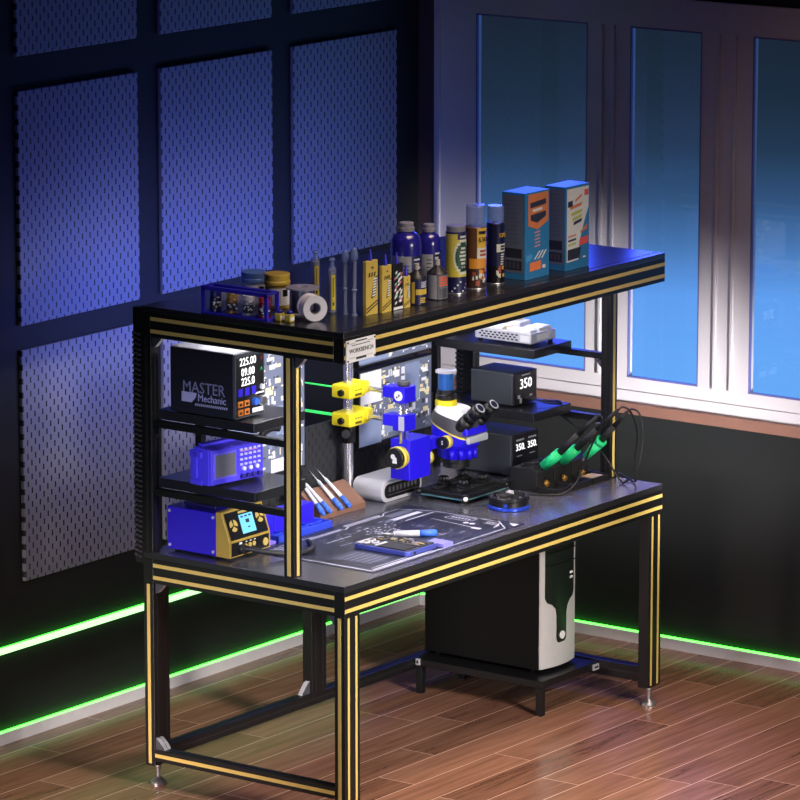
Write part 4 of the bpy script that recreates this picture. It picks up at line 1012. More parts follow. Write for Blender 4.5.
# blue rack with four little bottles
RACK = mat('rack_blue', (50, 44, 190), 0.4)
rk = thing('bottle_rack', 'open blue acrylic rack holding four small bottles', 'rack', (0.045, 0.43, SZ))
rx0, rx1, ry0, ry1, rh = 0.012, 0.075, 0.308, 0.57, 0.088
MB().box(rx0, ry0, SZ, rx1, ry1, SZ+0.006).build('base', RACK, rk)
m = MB()
for x0, x1 in ((rx0, rx0+0.006), (rx1-0.006, rx1)): m.box(x0, ry0, SZ+rh-0.012, x1, ry1, SZ+rh)
m.box(rx0+0.006, ry0, SZ+rh-0.006, rx0+0.014, ry1, SZ+rh).box(rx1-0.014, ry0, SZ+rh-0.006, rx1-0.006, ry1, SZ+rh)
m.box(rx0+0.006, ry0, SZ+rh-0.006, rx1-0.006, ry0+0.012, SZ+rh).box(rx0+0.006, ry1-0.012, SZ+rh-0.006, rx1-0.006, ry1, SZ+rh)
m.build('top_frame', RACK, rk)
for y in (ry0, ry1-0.012):
    for x in (rx0, rx1-0.008): MB().box(x, y, SZ+0.006, x+0.008, y+0.012, SZ+rh-0.006).build('corner_post', RACK, rk)
for y in (0.372, 0.436, 0.50): MB().box(rx0+0.014, y-0.001, SZ+0.006, rx1-0.008, y+0.001, SZ+rh-0.014).build('divider', CLEAR, rk)
for k, (y, cap, body, lab) in enumerate(((0.535, mat('navy_cap', (34, 34, 130), 0.4), mat('navy_glass', (26, 28, 80), 0.3), 'small navy bottle in the blue rack, farthest from the paper roll'),
                               (0.468, mat('gold_cap', (170, 140, 60), 0.4), AMBER, 'small amber bottle with gold cap in the blue rack'),
                               (0.404, PLATE, mat('grey_glass', (150, 150, 160), 0.3), 'small white capped bottle in the blue rack'),
                               (0.341, RED, mat('dark_red', (120, 24, 36), 0.35), 'small red bottle in the blue rack, nearest the solder spools'))):
    t = thing('small_bottle', lab, 'bottle', (0.043, y, SZ+0.006), 'small bottles in the blue rack')
    z = SZ+0.006; c = (0.043, y, z)
    MB().lathe(c, [(0.0195, 0), (0.0205, 0.003), (0.0205, 0.045), (0.017, 0.049)], seg=24).build('body', body, t)
    MB().lathe(c, [(0.018, 0.049), (0.019, 0.050), (0.019, 0.064), (0.016, 0.066), (0, 0.066)], seg=24).build('cap', cap, t)
    m = MB().patch(c, 0.0208, z+0.010, z+0.036, 150, 300, 0, 14)
    rr_ = random.Random(k)
    for j in range(9):
        a = rr_.uniform(165, 270); zz_ = z+rr_.uniform(0.013, 0.03); m.patch(c, 0.0210, zz_, zz_+0.005, a, a+rr_.uniform(8, 22), 1, 3)
    m.build('paper_label', [DARKP, PLATE], t)
def jar(c, r, h, capm, bodym, lab):
    t = thing('solder_paste_jar', lab, 'jar', (c[0], c[1], SZ))
    cc = (c[0], c[1], SZ)
    MB().lathe(cc, [(r*0.9, 0), (r*0.93, 0.004), (r*0.95, h*0.68)], seg=32).build('body', bodym, t)
    MB().lathe(cc, [(r*0.98, h*0.66), (r, h*0.68), (r, h*0.78), (r*0.96, h*0.80), (r*0.98, h*0.97), (r*0.94, h), (0, h)], seg=32).build('lid', capm, t)
    m = MB().patch(cc, r*0.96, SZ+h*0.1, SZ+h*0.6, 180, 290, 0, 12).patch(cc, r*0.965, SZ+h*0.36, SZ+h*0.56, 244, 272, 1, 6)
    for k in range(6): m.patch(cc, r*0.965, SZ+h*0.15, SZ+h*0.5, 190+k*8, 193+k*8, 2, 2)
    m.build('paper_label', [PLATE, BPL, mat('pale_grey_print', (170, 172, 178), 0.5)], t)
jar((0.247, 0.544), 0.041, 0.104, mat('sky_blue_lid', (92, 130, 190), 0.4), mat('pale_jar', (190, 194, 200), 0.4), 'round jar with sky blue lid behind the blue rack')
jar((0.235, 0.440), 0.042, 0.110, mat('mustard_lid', (190, 160, 56), 0.4), mat('mustard_jar', (176, 152, 60), 0.4), 'round jar with mustard yellow lid behind the blue rack')
for (x, y), lab in (((0.049, 0.286), 'tiny yellow bottle with navy cap beside the blue rack'), ((0.052, 0.250), 'tiny yellow bottle with navy cap beside the paper roll')):
    t = thing('tiny_bottle', lab, 'bottle', (x, y, SZ), 'tiny yellow bottles')
    MB().box(x-0.0115, y-0.0115, SZ, x+0.0115, y+0.0115, SZ+0.026, bev=0.003).build('body', mat('tiny_yellow', (205, 186, 70), 0.4), t)
    MB().cyl((x, y, SZ+0.026), (x, y, SZ+0.036), 0.010, 0.009, 16).build('cap', mat('navy_cap', (34, 34, 130), 0.4), t)
    MB().box(x-0.009, y-0.0121, SZ+0.006, x+0.009, y-0.0115, SZ+0.018).build('paper_label', PLATE, t)
# spool and roll
sp = thing('solder_spool', 'upright grey wire spool behind the white roll', 'spool', (0.178, 0.30, SZ))
c = (0.19, 0.305, SZ); SPG = mat('spool_grey', (140, 140, 152), 0.4)
MB().lathe(c, [(0.052, 0), (0.052, 0.005), (0.02, 0.006)], seg=36).lathe(c, [(0.02, 0.080), (0.052, 0.081), (0.052, 0.086), (0.018, 0.0865), (0.016, 0.082), (0, 0.082)], seg=36).build('flange', SPG, sp)
MB().lathe(c, [(0.034, 0.0055), (0.036, 0.045), (0.034, 0.0805)], seg=36, cap=False).build('wire', mat('solder_wire', (96, 96, 112), 0.35, 0.5), sp)
rl = thing('tape_roll', 'white roll lying on its side at the shelf corner', 'roll', (0.09, 0.2, SZ))
ax = Vector((-0.50, -0.866, 0.0)).normalized()
R3 = ax.to_track_quat('Z', 'Y').to_matrix()
cc = Vector((0.102, 0.187, SZ+0.0415))
MB().lathe(cc, [(0.019, -0.055), (0.0405, -0.055), (0.041, -0.052), (0.041, -0.048), (0.037, -0.047), (0.037, -0.008), (0.041, -0.007), (0.0415, -0.003), (0.0405, 0.0), (0.019, 0.0), (0.018, -0.002), (0.018, -0.054), (0.019, -0.055)], seg=36, M=R3, cap=False).build('body', mat('roll_white', (206, 206, 214), 0.45), rl)
MB().lathe(cc, [(0.0185, -0.050), (0.0185, -0.004), (0.0165, -0.004), (0.0165, -0.050)], seg=30, M=R3, cap=False).build('core', mat('core_grey', (120, 120, 130), 0.5), rl)
# syringes standing upright
def syringe(c, h, lab):
    t = thing('flux_syringe', lab, 'syringe', (c[0], c[1], SZ), 'standing syringes with yellow labels')
    cc = (c[0], c[1], SZ)
    MB().lathe(cc, [(0.013, 0), (0.0138, 0.003), (0.0138, h*0.78), (0.010, h*0.82)], seg=24).build('barrel', CLEAR, t)
    MB().lathe(cc, [(0.0115, 0.002), (0.0115, h*0.76)], seg=20).build('paste', mat('grey_paste', (112, 112, 118), 0.5), t)
    m = MB().patch(cc, 0.0141, SZ+h*0.06, SZ+h*0.70, 205, 262, 0, 10)
    for k in range(8): m.patch(cc, 0.0143, SZ+h*(0.3+k*0.045), SZ+h*(0.33+k*0.045), 224, 240, 1, 3)
    m.patch(cc, 0.0143, SZ+h*0.14, SZ+h*0.2, 222, 244, 1, 3)
    m.build('paper_label', [mat('lemon_label', (214, 196, 58), 0.45), DARKP], t)
    MB().lathe(cc, [(0.010, h*0.82), (0.0075, h*0.86), (0.006, h*0.94), (0.011, h*0.96), (0.008, h), (0, h)], seg=18).build('cap', CLEARC, t)
syringe((0.41, 0.42), 0.16, 'clear syringe with yellow label standing behind the white roll'); syringe((0.262, 0.242), 0.175, 'clear syringe with yellow label standing right of the white roll')
for c, h, lab in (((0.262, 0.19), 0.208, 'slim clear dispensing pen with round head, beside the labelled syringe'), ((0.262, 0.155), 0.218, 'slim clear dispensing pen with round head, beside the tall gold box')):
    t = thing('dispensing_pen', lab, 'pen', (c[0], c[1], SZ), 'slim clear dispensing pens'); cc = (c[0], c[1], SZ)
    MB().lathe(cc, [(0.010, 0), (0.010, 0.003), (0.0055, 0.005), (0.0055, 0.075), (0.010, 0.08), (0.010, 0.083), (0.0075, 0.086)], seg=18).build('stem', CLEAR, t)
    MB().lathe(cc, [(0.0072, 0.084), (0.0072, h*0.78), (0.005, h*0.8)], seg=18).build('barrel', mat('pen_steel', (116, 122, 150), 0.3, 0.4), t)
    MB().lathe(cc, [(0.006, h*0.79), (0.011, h*0.82), (0.0125, h*0.88), (0.011, h*0.94), (0.006, h*0.97), (0.003, h), (0, h)], seg=18, soft=True).build('head', CLEARC, t)
# glue tube boxes with nozzles
GB = mat('gold_box', (200, 176, 84), 0.42); BKC = mat('box_black', (24, 24, 28), 0.45); NOZ = mat('nozzle_blue', (40, 44, 190), 0.35)
def glue(x0, w, dpt, h, face, lab, yf=0.108, art=None, noz=True):
    t = thing('glue_box', lab, 'glue', (x0+w/2, yf+dpt/2, SZ), 'boxed glue tubes')
    MB().box(x0, yf, SZ, x0+w, yf+dpt, SZ+h, bev=0.0012).build('carton', face, t)
    m = MB()
    y = yf-0.0005
    if art == 'gold':
        for k in range(2):
            z = SZ+h*(0.04+k*0.06)
            m.quad([(x0+0.001, y, z), (x0+w-0.001, y, z+h*0.14), (x0+w-0.001, y, z+h*0.165), (x0+0.001, y, z+h*0.03)], 0)
        m.quad([(x0+w*0.42, y, SZ+h*0.30), (x0+w*0.80, y, SZ+h*0.34), (x0+w*0.96, y, SZ+h*0.72), (x0+w*0.66, y, SZ+h*0.66)], 0)
        for k in range(7):
            z = SZ+h*(0.335+k*0.05); m.quad([(x0+w*(0.50+k*0.02), y-0.0004, z), (x0+w*(0.78+k*0.02), y-0.0004, z+h*0.015), (x0+w*(0.79+k*0.02), y-0.0004, z+h*0.045), (x0+w*(0.51+k*0.02), y-0.0004, z+h*0.03)], 1)
        for k in range(3): m.quad([(x0+w*(0.2+k*0.22), y, SZ+h*0.70), (x0+w*(0.32+k*0.22), y, SZ+h*0.71), (x0+w*(0.36+k*0.22), y, SZ+h*0.79), (x0+w*(0.24+k*0.22), y, SZ+h*0.78)], 0)
        m.box(x0+w*0.45, y-0.0003, SZ+h*0.86, x0+w*0.6, y, SZ+h*0.89)
    else:
        rq = random.Random(5)
        for k in range(34):
            a = rq.uniform(0.08, 0.75)*w; z = rq.uniform(0.12, 0.8)*h
            m.quad([(x0+a, y-0.00001*k, SZ+z), (x0+a+w*0.2, y-0.00001*k, SZ+z+h*0.03), (x0+a+w*0.22, y-0.00001*k, SZ+z+h*0.08), (x0+a+w*0.03, y-0.00001*k, SZ+z+h*0.05)], rq.choice((1, 1, 2, 3)))
        m.box(x0+0.002, y-0.0006, SZ+0.002, x0+w-0.002, y-0.0003, SZ+h*0.07, mi=1)
    m.build('printed_art', [BKC, PLATE, mat('pink_art', (220, 120, 150), 0.5), mat('mint_art', (150, 214, 180), 0.5)], t)
    if noz:
        MB().lathe((x0+w/2, yf+dpt/2, SZ+h), [(0.0062, 0), (0.0062, 0.006), (0.0055, 0.010), (0.0025, 0.034), (0, 0.036)], seg=18).build('nozzle', NOZ, t)
glue(0.274, 0.062, 0.013, 0.172, GB, 'tall gold glue box with blue nozzle, largest of the gold boxes', 0.118, 'gold')
glue(0.342, 0.049, 0.012, 0.150, GB, 'gold glue box with blue nozzle beside the largest gold box', 0.105, 'gold')
glue(0.396, 0.052, 0.012, 0.148, BKC, 'black glue box printed in pink and mint', 0.102, 'mix')
glue(0.451, 0.034, 0.010, 0.102, GB, 'small gold glue box beside the dark flask', 0.100, 'gold')
# big blue bottles
BB = mat('blue_bottle', (34, 30, 128), 0.22, coat=0.4)
GREYL = mat('grey_label', (142, 144, 152), 0.5); NAVY = mat('navy_label', (24, 26, 72), 0.4)
def bigbottle(c, r, h, lab):
    t = thing('solvent_bottle', lab, 'bottle', (c[0], c[1], SZ), 'blue solvent bottles'); cc = (c[0], c[1], SZ)
    MB().lathe(cc, [(r*0.96, 0), (r, 0.005), (r, h*0.70), (r*0.96, h*0.77), (r*0.82, h*0.83), (r*0.6, h*0.865), (r*0.5, h*0.88)], seg=40, soft=True).build('body', BB, t)
    MB().lathe(cc, [(r*0.50, h*0.885), (r*0.54, h*0.89), (r*0.54, h*0.935), (r*0.47, h*0.94), (r*0.47, h*0.995), (r*0.44, h), (0, h)], seg=24).build('cap', mat('grey_cap', (134, 134, 142), 0.5), t)
    m = MB().patch(cc, r*1.005, SZ+0.02, SZ+h*0.58, 150, 236, 0, 16).patch(cc, r*1.005, SZ+0.02, SZ+h*0.58, 238, 330, 1, 16)
    for k in range(8): m.patch(cc, r*1.01, SZ+0.03+k*0.014, SZ+0.036+k*0.014, 246, 262+(k*7) % 18, 2, 5)
    for k in range(6): m.patch(cc, r*1.01, SZ+0.05+k*0.012, SZ+0.053+k*0.012, 205, 228, 3, 4)
    m.build('paper_label', [GREYL, NAVY, mat('pale_text', (190, 192, 206), 0.5), DARKP], t)
bigbottle((0.607, 0.205), 0.050, 0.246, 'large blue solvent bottle behind the dark flask'); bigbottle((0.738, 0.21), 0.039, 0.223, 'blue solvent bottle behind the orange labelled flask')
def flask(c, r, h, wide, lab, kind):
    t = thing('flask', lab, 'flask', (c[0], c[1], SZ)); cc = (c[0], c[1], SZ)
    MB().lathe(cc, [(r*0.97, 0), (r, 0.003), (r, h*0.66), (r*0.9, h*0.70), (r*0.3, h*0.84), (r*0.26, h*0.86)], seg=32).build('body', mat('flask_black', (30, 30, 34), 0.35), t)
    MB().lathe(cc, [(r*0.27, h*0.86), (r*0.28, h), (0, h)], seg=18).build('cap', mat('beige_cap', (166, 160, 152), 0.5), t)
    m = MB()
    if kind == 0:
        m.patch(cc, r*1.01, SZ+0.004, SZ+h*0.62, 150, 330, 0, 20)
        m.patch(cc, r*1.015, SZ+h*0.26, SZ+h*0.40, 212, 300, 1, 10).patch(cc, r*1.015, SZ+h*0.02+0.004, SZ+h*0.58, 186, 206, 1, 5)
        for k in range(4): m.patch(cc, r*1.02, SZ+h*(0.44+k*0.04), SZ+h*(0.465+k*0.04), 245, 285, 2, 5)
        for k in range(3): m.patch(cc, r*1.02, SZ+h*(0.06+k*0.05), SZ+h*(0.09+k*0.05), 238, 275, 1, 5)
        mats = [NAVY, mat('mustard_label', (190, 164, 60), 0.5), mat('pale_text', (190, 192, 206), 0.5)]
    else:
        m.patch(cc, r*1.01, SZ+0.004, SZ+h*0.64, 150, 214, 0, 10).patch(cc, r*1.01, SZ+0.004, SZ+h*0.64, 216, 330, 1, 14)
        for k in range(4): m.patch(cc, r*1.02, SZ+h*(0.36+k*0.065), SZ+h*(0.40+k*0.065), 226, 280, 2, 8)
        m.patch(cc, r*1.02, SZ+h*0.06, SZ+h*0.30, 228, 276, 3, 8)
        mats = [GREYL, mat('pewter_label', (96, 98, 106), 0.4), mat('vermilion', (214, 88, 44), 0.5), mat('dim_pewter', (66, 68, 74), 0.4)]
    m.build('paper_label', mats, t)
flask((0.543, 0.118), 0.0315, 0.129, 0, 'dark flask with navy and mustard label and beige cap', 0)
flask((0.656, 0.118), 0.0335, 0.127, 0, 'dark flask with orange lettered label and beige cap', 1)
def can(c, r, h, lab, kind, caph):
    t = thing('spray_can', lab, 'spray can', (c[0], c[1], SZ)); cc = (c[0], c[1], SZ)
    P = {0: [mat('chartreuse', (196, 184, 70), 0.35), NAVY], 1: [mat('can_brown', (92, 60, 40), 0.35), mat('can_dark_brown', (58, 40, 34), 0.35)], 2: [mat('can_navy', (20, 24, 62), 0.3), mat('can_black', (18, 18, 26), 0.3)]}[kind]
    b = MB()
    if kind == 0: b.lathe(cc, [(r*0.97, 0, 1), (r, 0.004, 1), (r, h*0.28, 0), (r, h*0.97, 1), (r*0.94, h, 1)], seg=32)
    elif kind == 1: b.lathe(cc, [(r*0.97, 0, 1), (r, 0.004, 1), (r, h*0.33, 0), (r, h*0.985, 0), (r*0.94, h, 0)], seg=32)
    else: b.lathe(cc, [(r*0.97, 0, 1), (r, 0.004, 1), (r, h*0.3, 0), (r, h*0.985, 0), (r*0.94, h, 0)], seg=32)
    b.build('body', P, t)
    MB().lathe(cc, [(r*0.99, 0.0, 0), (r*1.02, 0.001, 0), (r*1.02, 0.004, 0), (r*0.99, 0.005, 0)], seg=32, cap=False).build('rim', STEEL, t)
    m = MB()
    if kind == 0:
        # oval badge: white ring with green centre
        for rr0, mi, off in ((1.0, 0, 1.006), (0.84, 1, 1.010)):
            for k in range(10):
                za = -1+2*k/10; zb_ = za+0.2; wa = math.sqrt(max(0, 1-((za+zb_)/2)**2))
                m.patch(cc, r*off, SZ+h*0.60+za*h*0.28*rr0, SZ+h*0.60+zb_*h*0.28*rr0, 264-62*wa*rr0, 264+62*wa*rr0, mi, 10)
        for k in range(6): m.patch(cc, r*1.014, SZ+h*(0.42+k*0.06), SZ+h*(0.455+k*0.06), 236+abs(k-3)*5, 285-abs(k-3)*4, 0, 8)
        m.text('S3', 0.026, (c[0]+1.03*r*math.cos(math.radians(272)), c[1]+1.03*r*math.sin(math.radians(272)), SZ+h*0.42), R=Matrix.Rotation(math.radians(2), 3, 'Z') @ FACE['-Y'], mi=2)
        m.patch(cc, r*1.006, SZ+h*0.88, SZ+h*0.97, 225, 320, 3, 10); m.patch(cc, r*1.012, SZ+h*0.905, SZ+h*0.94, 240, 285, 0, 6)
        for k in range(7): m.patch(cc, r*1.006, SZ+h*(0.04+(k % 4)*0.05), SZ+h*(0.065+(k % 4)*0.05), 190+k*16, 200+k*16, 4, 3)
        mats = [mat('off_white_print', (200, 204, 190), 0.45), mat('badge_green', (34, 74, 58), 0.4), BKC, NAVY, mat('pale_text', (190, 192, 206), 0.5)]
    elif kind == 1:
        m.patch(cc, r*1.006, SZ+h*0.67, SZ+h*0.985, 224, 330, 0, 14).patch(cc, r*1.006, SZ+h*0.50, SZ+h*0.67, 224, 330, 1, 14).patch(cc, r*1.006, SZ+h*0.34, SZ+h*0.50, 180, 330, 2, 14)
        m.patch(cc, r*1.006, SZ+h*0.50, SZ+h*0.985, 180, 224, 4, 8)
        m.text('530', 0.022, (c[0]+1.02*r*math.cos(math.radians(256)), c[1]+1.02*r*math.sin(math.radians(256)), SZ+h*0.80), R=Matrix.Rotation(math.radians(-14), 3, 'Z') @ FACE['-Y'], mi=3)
        m.patch(cc, r*1.012, SZ+h*0.89, SZ+h*0.94, 232, 285, 3, 6)
        for k in range(2): m.patch(cc, r*1.012, SZ+h*(0.54+k*0.06), SZ+h*(0.575+k*0.06), 240, 285, 5, 6)
        rq = random.Random(3)
        for k in range(16): a = rq.uniform(195, 285); z = rq.uniform(0.03, 0.28)*h; m.patch(cc, r*1.006+0.00002*k, SZ+z, SZ+z+0.012, a, a+rq.uniform(6, 20), rq.choice((2, 5, 1)), 3)
        mats = [mat('can_yellow', (206, 170, 50), 0.4), mat('off_white_print', (200, 204, 190), 0.45), mat('can_orange', (208, 140, 46), 0.4), BKC, mat('can_brown', (92, 60, 40), 0.35), mat('rust_print', (150, 70, 50), 0.45)]
    else:
        m.patch(cc, r*1.006, SZ+h*0.53, SZ+h*0.66, 222, 330, 0, 12)
        m.text('530', 0.019, (c[0]+1.02*r*math.cos(math.radians(258)), c[1]+1.02*r*math.sin(math.radians(258)), SZ+h*0.80), R=Matrix.Rotation(math.radians(-12), 3, 'Z') @ FACE['-Y'], mi=1)
        for k in range(2): m.patch(cc, r*1.012, SZ+h*(0.56+k*0.045), SZ+h*(0.59+k*0.045), 248, 290, 2, 5)
        for k in range(5): m.patch(cc, r*1.006, SZ+h*(0.32+k*0.04), SZ+h*(0.342+k*0.04), 250, 268+k*3, 0, 4)
        rq = random.Random(9)
        for k in range(12): a = rq.uniform(220, 275); z = rq.uniform(0.08, 0.26)*h; m.patch(cc, r*1.006+0.00002*k, SZ+z, SZ+z+0.012, a, a+rq.uniform(6, 18), rq.choice((0, 1, 3)), 3)
        mats = [mat('off_white_print', (200, 204, 190), 0.45), mat('can_yellow', (206, 170, 50), 0.4), NAVY, mat('rust_print', (150, 70, 50), 0.45)]
    m.build('printed_label', mats, t)
    capm = mat('can_grey_cap', (120, 122, 130), 0.4) if kind == 0 else CLEARC
    MB().lathe(cc, [(r*0.92, h), (r*0.92, h+caph*0.9), (r*0.86, h+caph), (0, h+caph)], seg=30).build('cap', capm, t)
can((0.775, 0.13), 0.0335, 0.203, 'chartreuse spray can with round green badge', 0, 0.018)
can((0.885, 0.13), 0.0345, 0.204, 'brown and orange spray can with clear cap', 1, 0.07)
can((0.998, 0.13), 0.0300, 0.202, 'navy spray can with white band and clear cap', 2, 0.055)
# two blue cartons
CY = mat('carton_blue', (46, 120, 172), 0.4); CG = mat('carton_grey_side', (98, 110, 130), 0.45)
def carton(x0, x1, y0, y1, h, lab, kind):
    t = thing('product_carton', lab, 'box', ((x0+x1)/2, (y0+y1)/2, SZ))
    MB().box(x0, y0, SZ, x1, y1, SZ+h, bev=0.0015).build('carton', CY, t)
    yf = y0-0.0004; xl = x0-0.0004; w = x1-x0; m = MB()
    def F(pts, mi, k=0): m.quad([(x0+a*w, yf-0.0003*k, SZ+b*h) for a, b in pts], mi)
    dpt = y1-y0
    def S(a0, a1, b0, b1, mi, k=0): m.quad([(xl-0.0003*k, y1-a0*dpt, SZ+b0*h), (xl-0.0003*k, y1-a1*dpt, SZ+b0*h), (xl-0.0003*k, y1-a1*dpt, SZ+b1*h), (xl-0.0003*k, y1-a0*dpt, SZ+b1*h)], mi)
    S(0.03, 0.93, 0.08, 0.97, 0)
    S(0.08, 0.86, 0.11, 0.22, 1, 1); S(0.08, 0.86, 0.25, 0.36, 1, 1)
    for k in range(11): S(0.1, 0.80-(k*37 % 23)/100, 0.42+k*0.048, 0.432+k*0.048, 2, 1)
    for k in range(4): S(0.14+k*0.17, 0.24+k*0.17, 0.13, 0.2, 3, 2)
    if kind == 0:
        F([(0.12, 0.62), (0.5, 0.56), (0.95, 0.64), (0.95, 0.98), (0.12, 0.98)], 4)
        F([(0.22, 0.68), (0.5, 0.64), (0.85, 0.70), (0.85, 0.76), (0.22, 0.74)], 1, 1); F([(0.2, 0.82), (0.85, 0.84), (0.85, 0.9), (0.2, 0.88)], 1, 1)
        F([(0.3, 0.77), (0.7, 0.78), (0.7, 0.81), (0.3, 0.80)], 5, 1)
        for k in range(5): F([(0.38+(k % 2)*0.03, 0.36+k*0.04), (0.62, 0.37+k*0.04), (0.62, 0.385+k*0.04), (0.38+(k % 2)*0.03, 0.375+k*0.04)], 6)
        for k in range(3): F([(0.36+k*0.15, 0.22), (0.42+k*0.15, 0.22), (0.64+k*0.13, 0.31), (0.58+k*0.13, 0.31)], 5)
        F([(0.2, 0.09), (0.66, 0.10), (0.66, 0.20), (0.2, 0.19)], 7)
        F([(0.72, 0.10), (0.84, 0.10), (0.84, 0.14), (0.72, 0.14)], 5)
        F([(0.05, 0.2), (0.3, 0.24), (0.3, 0.29), (0.05, 0.28)], 8)
    else:
        F([(0.06, 0.10), (0.55, 0.11), (0.62, 0.36), (0.78, 0.55), (0.96, 0.72), (0.96, 0.97), (0.06, 0.97)], 5)
        F([(0.10, 0.12), (0.60, 0.13), (0.66, 0.26), (0.10, 0.25)], 1, 1)
        for k, (c_, z) in enumerate(((4, 0.72), (9, 0.64), (9, 0.58), (1, 0.53))): F([(0.18+k*0.05, z), (0.66, z+0.03), (0.70, z+0.07), (0.2+k*0.05, z+0.04)], c_, 1)
        F([(0.1, 0.75), (0.3, 0.76), (0.3, 0.83), (0.1, 0.82)], 1, 1); F([(0.4, 0.8), (0.68, 0.86), (0.68, 0.89), (0.4, 0.83)], 4, 1)
        for k in range(3): F([(0.12, 0.29+k*0.05), (0.44, 0.30+k*0.05), (0.46, 0.325+k*0.05), (0.12, 0.315+k*0.05)], (9, 1, 6)[k], 1)
        F([(0.56, 0.27), (0.95, 0.29), (0.95, 0.38), (0.6, 0.36)], 10, 1); F([(0.62, 0.42), (0.9, 0.46), (0.9, 0.52), (0.62, 0.44)], 4, 1)
        F([(0.78, 0.86), (0.95, 0.86), (0.95, 0.93), (0.78, 0.93)], 10, 1)
        F([(0.74, 0.12), (0.86, 0.12), (0.86, 0.14), (0.74, 0.14)], 5)
    m.build('printed_art', [CG, mat('art_charcoal', (44, 46, 58), 0.5), mat('art_slate', (88, 100, 122), 0.5), mat('art_dim', (74, 78, 90), 0.5), mat('art_orange', (206, 124, 66), 0.45), mat('art_white', (214, 220, 216), 0.45), mat('art_rose', (200, 150, 140), 0.45), mat('art_tangerine', (222, 124, 70), 0.45), mat('art_sky', (70, 150, 206), 0.45), mat('art_lime', (178, 190, 84), 0.45), mat('art_coral', (226, 84, 76), 0.45)], t)
carton(1.088, 1.228, 0.075, 0.168, 0.288, 'blue carton with orange shield on its front, beside the navy spray can', 0)
carton(1.307, 1.449, 0.065, 0.148, 0.282, 'blue carton with white curved front panel, farthest along the upper shelf', 1)

# ------------------------------------------------------------------ world: evening sky seen low through the windows
W_ = bpy.data.worlds.new('evening_sky'); sc.world = W_; W_.use_nodes = True
nt = W_.node_tree; nt.nodes.clear()
out = nt.nodes.new('ShaderNodeOutputWorld'); bg = nt.nodes.new('ShaderNodeBackground')
tc = nt.nodes.new('ShaderNodeTexCoord'); sx = nt.nodes.new('ShaderNodeSeparateXYZ'); nt.links.new(tc.outputs['Generated'], sx.inputs[0])
rp = nt.nodes.new('ShaderNodeValToRGB'); cr = rp.color_ramp
mr = nt.nodes.new('ShaderNodeMapRange'); mr.inputs['From Min'].default_value = -0.3; mr.inputs['From Max'].default_value = 0.3
nt.links.new(sx.outputs['Z'], mr.inputs['Value']); nt.links.new(mr.outputs['Result'], rp.inputs[0])
def zpos(z): return (z+0.3)/0.6
cr.elements[0].position = zpos(-0.205); cr.elements[0].color = (*lin((112, 182, 255)), 1)
cr.elements[1].position = zpos(0.3); cr.elements[1].color = (*lin((22, 26, 60)), 1)
for z, c in ((-0.190, (110, 178, 255)), (-0.178, (104, 168, 247)), (-0.167, (76, 124, 182)), (-0.157, (54, 88, 128)), (-0.146, (38, 60, 84)), (-0.135, (31, 48, 66)), (-0.117, (27, 38, 52)), (-0.08, (26, 36, 50)), (0.02, (30, 40, 90)), (0.10, (110, 135, 255)), (0.2, (120, 140, 255))):
    e = cr.elements.new(zpos(z)); e.color = (*lin(c), 1)
mx = nt.nodes.new('ShaderNodeMix'); mx.data_type = 'RGBA'
az = nt.nodes.new('ShaderNodeMapRange'); az.inputs['From Min'].default_value = 0.0; az.inputs['From Max'].default_value = 0.35
nt.links.new(sx.outputs['X'], az.inputs['Value']); nt.links.new(az.outputs['Result'], mx.inputs['Factor'])
mx.inputs['A'].default_value = (0.004, 0.004, 0.008, 1); nt.links.new(rp.outputs[0], mx.inputs['B'])
nt.links.new(mx.outputs['Result'], bg.inputs['Color']); bg.inputs['Strength'].default_value = 1.0
nt.links.new(bg.outputs[0], out.inputs[0])

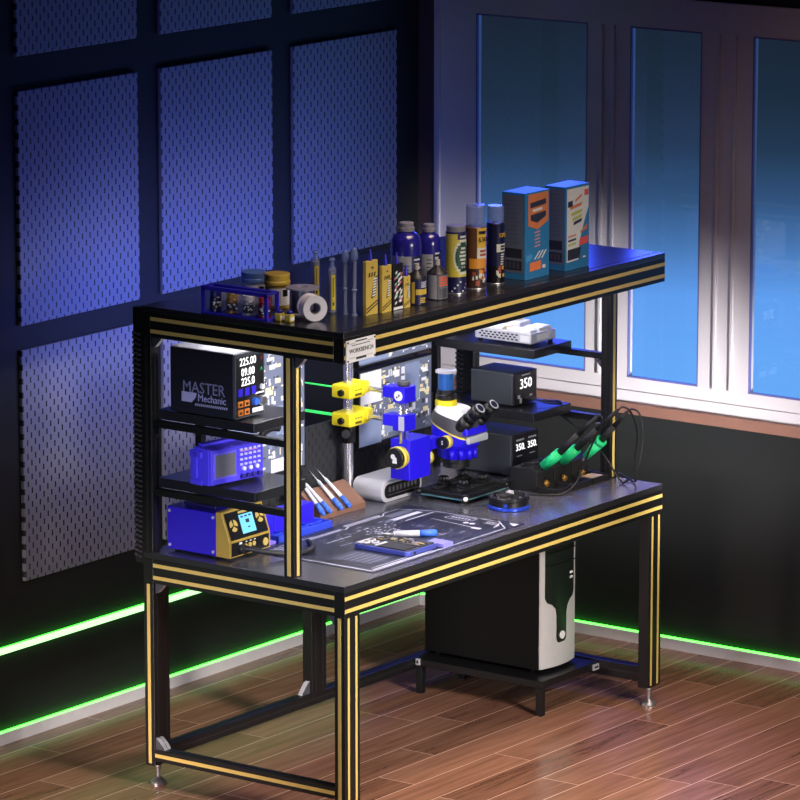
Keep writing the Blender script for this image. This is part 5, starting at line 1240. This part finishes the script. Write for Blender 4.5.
# ------------------------------------------------------------------ lights
def area(name, loc, target, sx_, sy_, power, rgb, spread=180):
    l = bpy.data.lights.new(name, 'AREA'); l.shape = 'RECTANGLE'; l.size = sx_; l.size_y = sy_; l.energy = power; l.color = lin(rgb); l.spread = math.radians(spread)
    o = bpy.data.objects.new(name, l); COL.objects.link(o); o.location = loc
    o.rotation_euler = (Vector(target)-Vector(loc)).to_track_quat('-Z', 'Y').to_euler()
    return o
area('room_key_lamp', (-0.1, -3.0, 1.9), (0.6, 0.2, 0.25), 0.8, 0.6, 22, (255, 246, 236), 52)
area('room_ceiling_lamp', (0.7, -1.1, 3.8), (0.9, -0.5, 0), 2.0, 1.0, 23, (255, 226, 204), 72)
area('end_fill', (-1.9, -0.2, 1.1), (0.1, 0.35, 0.85), 0.6, 0.6, 2.6, (220, 220, 255), 45)  # unseen fill added to lift the dark left end
area('pegboard_wash', (1.15, 0.87, 1.36), (1.18, 1.5, 1.46), 1.6, 0.05, 8.5, (106, 126, 255), 135)
area('floor_fill', (-2.0, 0.8, 0.4), (0.6, 0.95, 0.0), 0.4, 0.2, 5, (255, 228, 220), 50)  # added off-frame fill, brightens the floor under the bench
area('window_frame_fill', (1.0, -2.2, 0.6), (2.46, 0.5, 0.9), 0.2, 0.2, 6, (255, 250, 250), 24)  # no real fixture: fill added to brighten the lower window frame
area('outside_blue_fill', (3.7, 1.85, 2.75), (1.6, 0.25, 1.0), 1.3, 1.1, 95, (62, 84, 255), 140)  # added unseen source for blue reflections on shelf and table tops
area('blue_fill', (-0.3, 0.55, 2.5), (1.0, 1.3, 1.5), 0.5, 0.5, 0.7, (64, 84, 255), 120)

# ------------------------------------------------------------------ camera
cam = bpy.data.cameras.new('camera'); co = bpy.data.objects.new('camera', cam); COL.objects.link(co)
yaw, pit, f = 0.6311, 0.2023, 4503.6
d = Vector((math.cos(yaw)*math.cos(pit), math.sin(yaw)*math.cos(pit), -math.sin(pit)))
co.location = (-10.8763, -8.1621, 4.1632)
co.rotation_euler = d.to_track_quat('-Z', 'Y').to_euler()
cam.sensor_width = 36; cam.sensor_fit = 'HORIZONTAL'; cam.lens = f/800*36; cam.clip_end = 100
sc.camera = co
sc.view_settings.view_transform = 'Standard'; sc.view_settings.look = 'None'
sc.view_settings.exposure = 0.0; sc.view_settings.gamma = 1.0; sc.view_settings.use_curve_mapping = False
